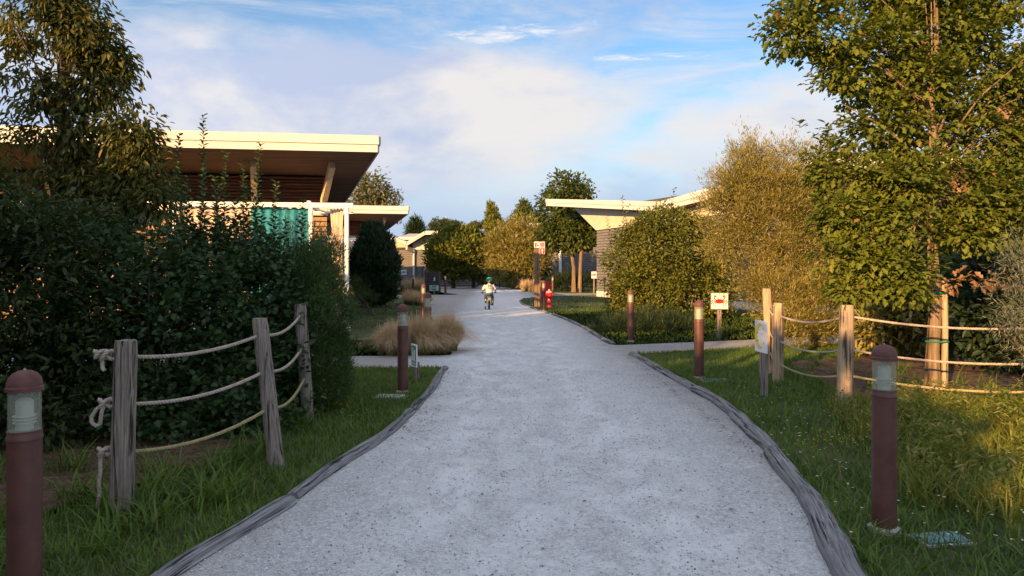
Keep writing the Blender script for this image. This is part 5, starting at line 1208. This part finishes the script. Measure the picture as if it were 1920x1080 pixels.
# oak
L = [lob(1560, 70, 8.3, 75, 45), lob(1470, 60, 8.2, 30, 38), lob(1660, 110, 8.5, 95, 75), lob(1760, 60, 8.6, 100, 70), lob(1860, 120, 8.6, 90, 85), lob(1640, 250, 8.4, 75, 60), lob(1750, 240, 8.6, 95, 80), lob(1860, 270, 8.5, 85, 80),
     lob(1600, 340, 8.2, 60, 48), lob(1690, 350, 8.1, 75, 50), lob(1820, 370, 8.2, 85, 50), lob(1610, 420, 8.0, 60, 45), lob(1690, 420, 7.9, 45, 45), lob(1830, 430, 8.1, 65, 34), lob(1650, 500, 7.8, 65, 40), lob(1590, 480, 7.9, 45, 35), lob(1570, 400, 8.0, 35, 40), lob(1600, 535, 7.9, 40, 25), lob(1680, 545, 7.8, 40, 22), lob(1560, 320, 8.2, 30, 30), lob(1700, 510, 7.7, 30, 32), lob(1905, 400, 8.2, 70, 70), lob(1740, 330, 8.0, 60, 45), lob(1740, 160, 8.2, 60, 45), lob(1690, -40, 8.5, 130, 60),
     lob(1860, -30, 8.7, 120, 70), lob(1590, 130, 8.3, 45, 40), lob(1960, 200, 8.6, 80, 110), lob(1510, 20, 8.2, 45, 32), lob(1580, 195, 8.3, 28, 24)]
ob = gd(1747, 748)
t, Lk = tree('large sunlit oak in the rope-fenced bed on the right', (ob.x, ob.y), L, M['leaf_oak'], 'bark', .078, top=4.6, lean=(.1, .1, 4.6), kind='oak', density=60, gap=.26, leaves=16, spread=.19, L=.085, W=.052, droop=.25, shell=.30, flat=.42, nup=1.6, elong=.12, ntips=30, first=.40)
crown('brown_leaves', rel([lob(1850, 525, 7.9, 40, 22), lob(1790, 530, 8.0, 18, 12), lob(1790, 335, 8.0, 14, 12), lob(1875, 200, 8.2, 14, 10), lob(1705, 525, 7.9, 14, 10)], ob), M['leaf_dead'], t, kind='oak', density=30, leaves=5, spread=.09, L=.085, W=.05, droop=.4, shell=.3)
sprigs(t, Vector((ob.x, ob.y, 0)), [(1555, 300, 226, 8.2), (1530, 300, 250, 8.2), (1500, 240, 222, 8.2)], M['leaf_oak'], .085, .045, 40)
st_ = thing('tree_stake', 'pale wooden stake tied beside the oak trunk', 'stake', (ob.x + .135, ob.y - .02, 0))
MB().tube([(0, 0, -.05), (.004, 0, .8), (.0, 0, 1.36)], [.036, .034, .033], 12).build('stake_pole', M['post_wood_tan'], st_, smooth=True)
for z in (1.22, .66): 
    MB().tube([(-.135 + .125 * math.cos(a) + .06, .02 + .075 * math.sin(a), z) for a in np.linspace(0, 2 * math.pi, 22)[:-1]], .010, 6, closed=True).build('tie', M['tie_green'], st_, smooth=True)
# juniper on the right edge
L = [lob(1930, 560, 6.8, 60, 70), lob(1915, 480, 6.9, 45, 45), lob(1960, 640, 6.8, 70, 60), lob(1900, 610, 6.7, 30, 30)]
shrub('grey-green feathery juniper at the right edge of the frame', (5.4, 6.9), L, M['leaf_silver'], name='juniper', kind='needle', density=150, leaves=10, spread=.14, L=.065, W=.007, up=.3, shell=.3, stems=16)
# understorey behind the oak
for i, (lab, base, LL, mm) in enumerate([
    ('low golden bush between the olive-toned tree and the oak', (6.9, 13.2), [lob(1650, 590, 13, 50, 50), lob(1620, 560, 13.2, 35, 35), lob(1690, 600, 13, 35, 40)], 'leaf_bush'),
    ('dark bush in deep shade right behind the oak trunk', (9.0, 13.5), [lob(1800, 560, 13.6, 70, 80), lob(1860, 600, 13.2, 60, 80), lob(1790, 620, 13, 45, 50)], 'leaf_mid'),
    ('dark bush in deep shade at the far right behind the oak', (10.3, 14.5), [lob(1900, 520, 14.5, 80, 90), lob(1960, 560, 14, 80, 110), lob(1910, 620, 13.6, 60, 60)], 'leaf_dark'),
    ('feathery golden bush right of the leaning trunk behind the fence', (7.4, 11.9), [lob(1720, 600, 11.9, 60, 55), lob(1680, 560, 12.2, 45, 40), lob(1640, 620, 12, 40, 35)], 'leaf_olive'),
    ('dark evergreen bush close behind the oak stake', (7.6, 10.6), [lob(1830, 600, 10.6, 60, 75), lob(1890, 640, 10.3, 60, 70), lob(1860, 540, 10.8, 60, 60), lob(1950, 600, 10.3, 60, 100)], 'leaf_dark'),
    ('tall dark bush filling the gap behind the oak crown', (9.4, 17.5), [lob(1700, 470, 18, 90, 80), lob(1640, 500, 18.5, 60, 60), lob(1780, 440, 18, 90, 90)], 'leaf_mid'),
    ('tall dark hedge tree behind the oak on the right', (12, 18.5), [lob(1860, 430, 18.5, 110, 110), lob(1940, 400, 18, 110, 130), lob(1820, 520, 18, 80, 70)], 'leaf_dark')]):
    shrub(lab, base, LL, M[mm], kind='leaf', density=34, leaves=11, spread=.24, L=.14, W=.065, droop=.1, shell=.5, stems=10)
t = thing('bare_branch', 'bare sunlit leaning branch stump between the bushes behind the right fence', 'branch', gd(1640, 650)); 
MB().tube([(0, 0, -.05), (-.10, 0, .12), (.02, .03, .36), (.16, .04, .62)], [.045, .04, .032, .02], 8).build('stem', M['bark'], t, smooth=True); MB().tube([(.02, .03, .36), (.12, .0, .44), (.16, 0, .55)], [.02, .014, .008], 6).build('twig', M['bark'], t, smooth=True)

# --- middle distance
def ftree(label, px, yb, Y, lobes, m, **kw):
    c = at(px, yb, Y); d = dict(kind='small', density=9, leaves=12, spread=.42, L=.24, W=.14, shell=.55, ntips=14, bark='bark_dark', r=.14); d.update(kw)
    return tree(label, (c.x, Y), lobes, M[m], **d)
ftree('pale loose tree showing above the roof between the two left cottages', 700, 500, 47, [lob(700, 352, 47, 32, 28), lob(675, 365, 47, 26, 26), lob(728, 372, 47, 22, 20), lob(690, 395, 47, 42, 30), lob(735, 395, 47, 18, 18)], 'leaf_pale', density=7, leaves=11, shell=.3)
ftree('small dark conifer above the far left cottage', 780, 500, 85, [lob(780, 432, 85, 13, 14), lob(781, 419, 85, 6, 9), lob(779, 455, 85, 15, 22)], 'leaf_dark', kind='needle', density=16, leaves=10, spread=.5, L=.6, W=.10, up=.8)
for lab, px, Y, LL, mm in [
    ('bushy conifer with shaded foot left of the poplar', 850, 53, [lob(835, 456, 53, 24, 24), lob(850, 442, 53, 20, 16), lob(868, 452, 53, 22, 24), lob(850, 470, 52.5, 48, 30), lob(822, 480, 52.5, 22, 26), lob(840, 502, 52.5, 34, 22), lob(868, 500, 52.5, 30, 22)], 'leaf_bush'),
    ('bushy conifer right beside the poplar, lit on its crown', 888, 55, [lob(884, 440, 55, 10, 14), lob(888, 460, 55, 18, 24), lob(880, 480, 55, 30, 26), lob(890, 505, 55, 26, 20)], 'leaf_bush'),
    ('far pale tree on the skyline behind the bushy conifers', 833, 105, [lob(825, 425, 105, 20, 12), lob(845, 428, 105, 20, 12), lob(895, 428, 105, 18, 10)], 'leaf_far'),
    ('pointed poplar-like hornbeam in the centre of the view', 925, 66, [lob(925, 460, 66, 20, 34), lob(924, 430, 66, 15, 30), lob(922, 402, 66, 6, 18), lob(934, 438, 66, 10, 24), lob(926, 480, 66, 22, 24)], 'leaf_bush'),
    ('pointed conifer behind the olive-toned shrubs', 980, 70, [lob(980, 425, 70, 22, 30), lob(982, 400, 70, 14, 20), lob(968, 440, 70, 20, 26), lob(1000, 430, 70, 14, 26)], 'leaf_mid')]:
    ftree(lab, px, 520, Y, LL, mm, kind='small', density=16, leaves=13, spread=.30, L=.26, W=.12, up=.9, droop=0)
ftree('broad olive-toned shrub tree left of the fire sign post', 965, 530, 52, [lob(960, 455, 52, 45, 30), lob(985, 440, 52, 32, 28), lob(940, 480, 52, 36, 34), lob(980, 490, 51, 42, 40), lob(1005, 470, 51.5, 28, 34), lob(960, 505, 51, 40, 22)], 'leaf_olive', kind='needle', density=16, leaves=14, spread=.42, L=.30, W=.06, up=.3)
ftree('round dense tree standing left of the right cottage roof', 1076, 545, 44.5, [lob(1060, 360, 45, 38, 32), lob(1085, 365, 45, 28, 26), lob(1040, 400, 45, 36, 38), lob(1080, 405, 45, 40, 36), lob(1060, 440, 44.5, 48, 30), lob(1095, 435, 44.5, 26, 30), lob(1035, 440, 44.5, 26, 26)], 'leaf_mid', bark='bark', r=.14, first=.5)
tb = thing('tree', 'slim sunlit trunk of the second round tree by the right cottage', 'tree', (5.02 - .9, 43.2, 0), group='trees')
MB().tube([(0, 0, -.03), (.02, 0, 1.2), (.08, 0, 2.6), (.12, 0, 3.6)], [.13, .11, .10, .06], 8).build('trunk', M['bark'], tb, smooth=True)
crown('crown', [(.1, 0, 4.0, .9, .8, .8), (.4, .1, 3.4, .7, .7, .5)], M['leaf_mid'], tb, kind='small', density=10, leaves=12, spread=.4, L=.24, W=.14)
shrub('dark low shrubs beneath the round tree beside the far side path', (3.2, 45.5), [lob(1060, 530, 45.5, 24, 14), lob(1095, 532, 45.5, 22, 14), lob(1040, 535, 45.5, 14, 12)], M['leaf_dark'], kind='needle', density=22, leaves=10, spread=.3, L=.42, W=.03, up=1.0, stems=3)
shrub('dark shaded shrub row behind the cyclist, right of the path', (0, 58), [lob(950, 508, 58, 26, 14), lob(985, 510, 57, 26, 14), lob(1010, 505, 57, 20, 18)], M['leaf_dark'], kind='small', density=14, leaves=11, spread=.35, L=.26, W=.14, stems=3)
shrub('green undergrowth at the foot of the yew column and white post', (-4.4, 22.5), [lob(665, 545, 24, 22, 18), lob(690, 560, 25, 16, 10)], M['leaf_hedge'], kind='needle', density=60, leaves=9, spread=.15, L=.2, W=.012, up=1, stems=3)
# far wood closing the horizon
def far_wood():
    LL = []
    for i in range(80):
        x = -150 + 300 * i / 79 + rnd.uniform(-2, 2); y = 135 + rnd.uniform(-8, 12); h = rnd.uniform(2.6, 4.6)
        LL.append((x, y, h * .55, 3.4, 2.5, h * .62))
    P, O, _ = crown_points(LL, 0.5, 8, 1.0, .5); n = len(P); D = O + sph(n) * .7; s = .7 + .6 * rng.random(n)
    me = leaves_mesh('far_wood', P, D, np.array([0, 0, 1.]) + sph(n), 1.4 * s, 1.0 * s, 'small')
    tag(link('far_wood', me, M['leaf_far']), 'low far-off wood along the horizon', 'wood', kind='stuff')
far_wood()
t = thing('power_pole', 'thin power pole on the skyline beyond the trees', 'power pole', (-13.9, 150, 0))
MB().tube([(0, 0, 0), (0, 0, 12.4)], [.16, .11], 8).build('shaft', M['metal_grey'], t); MB().bar((-.9, 0, 11.4), (.9, 0, 11.4), .12, .12).build('cross_arm', M['metal_grey'], t)
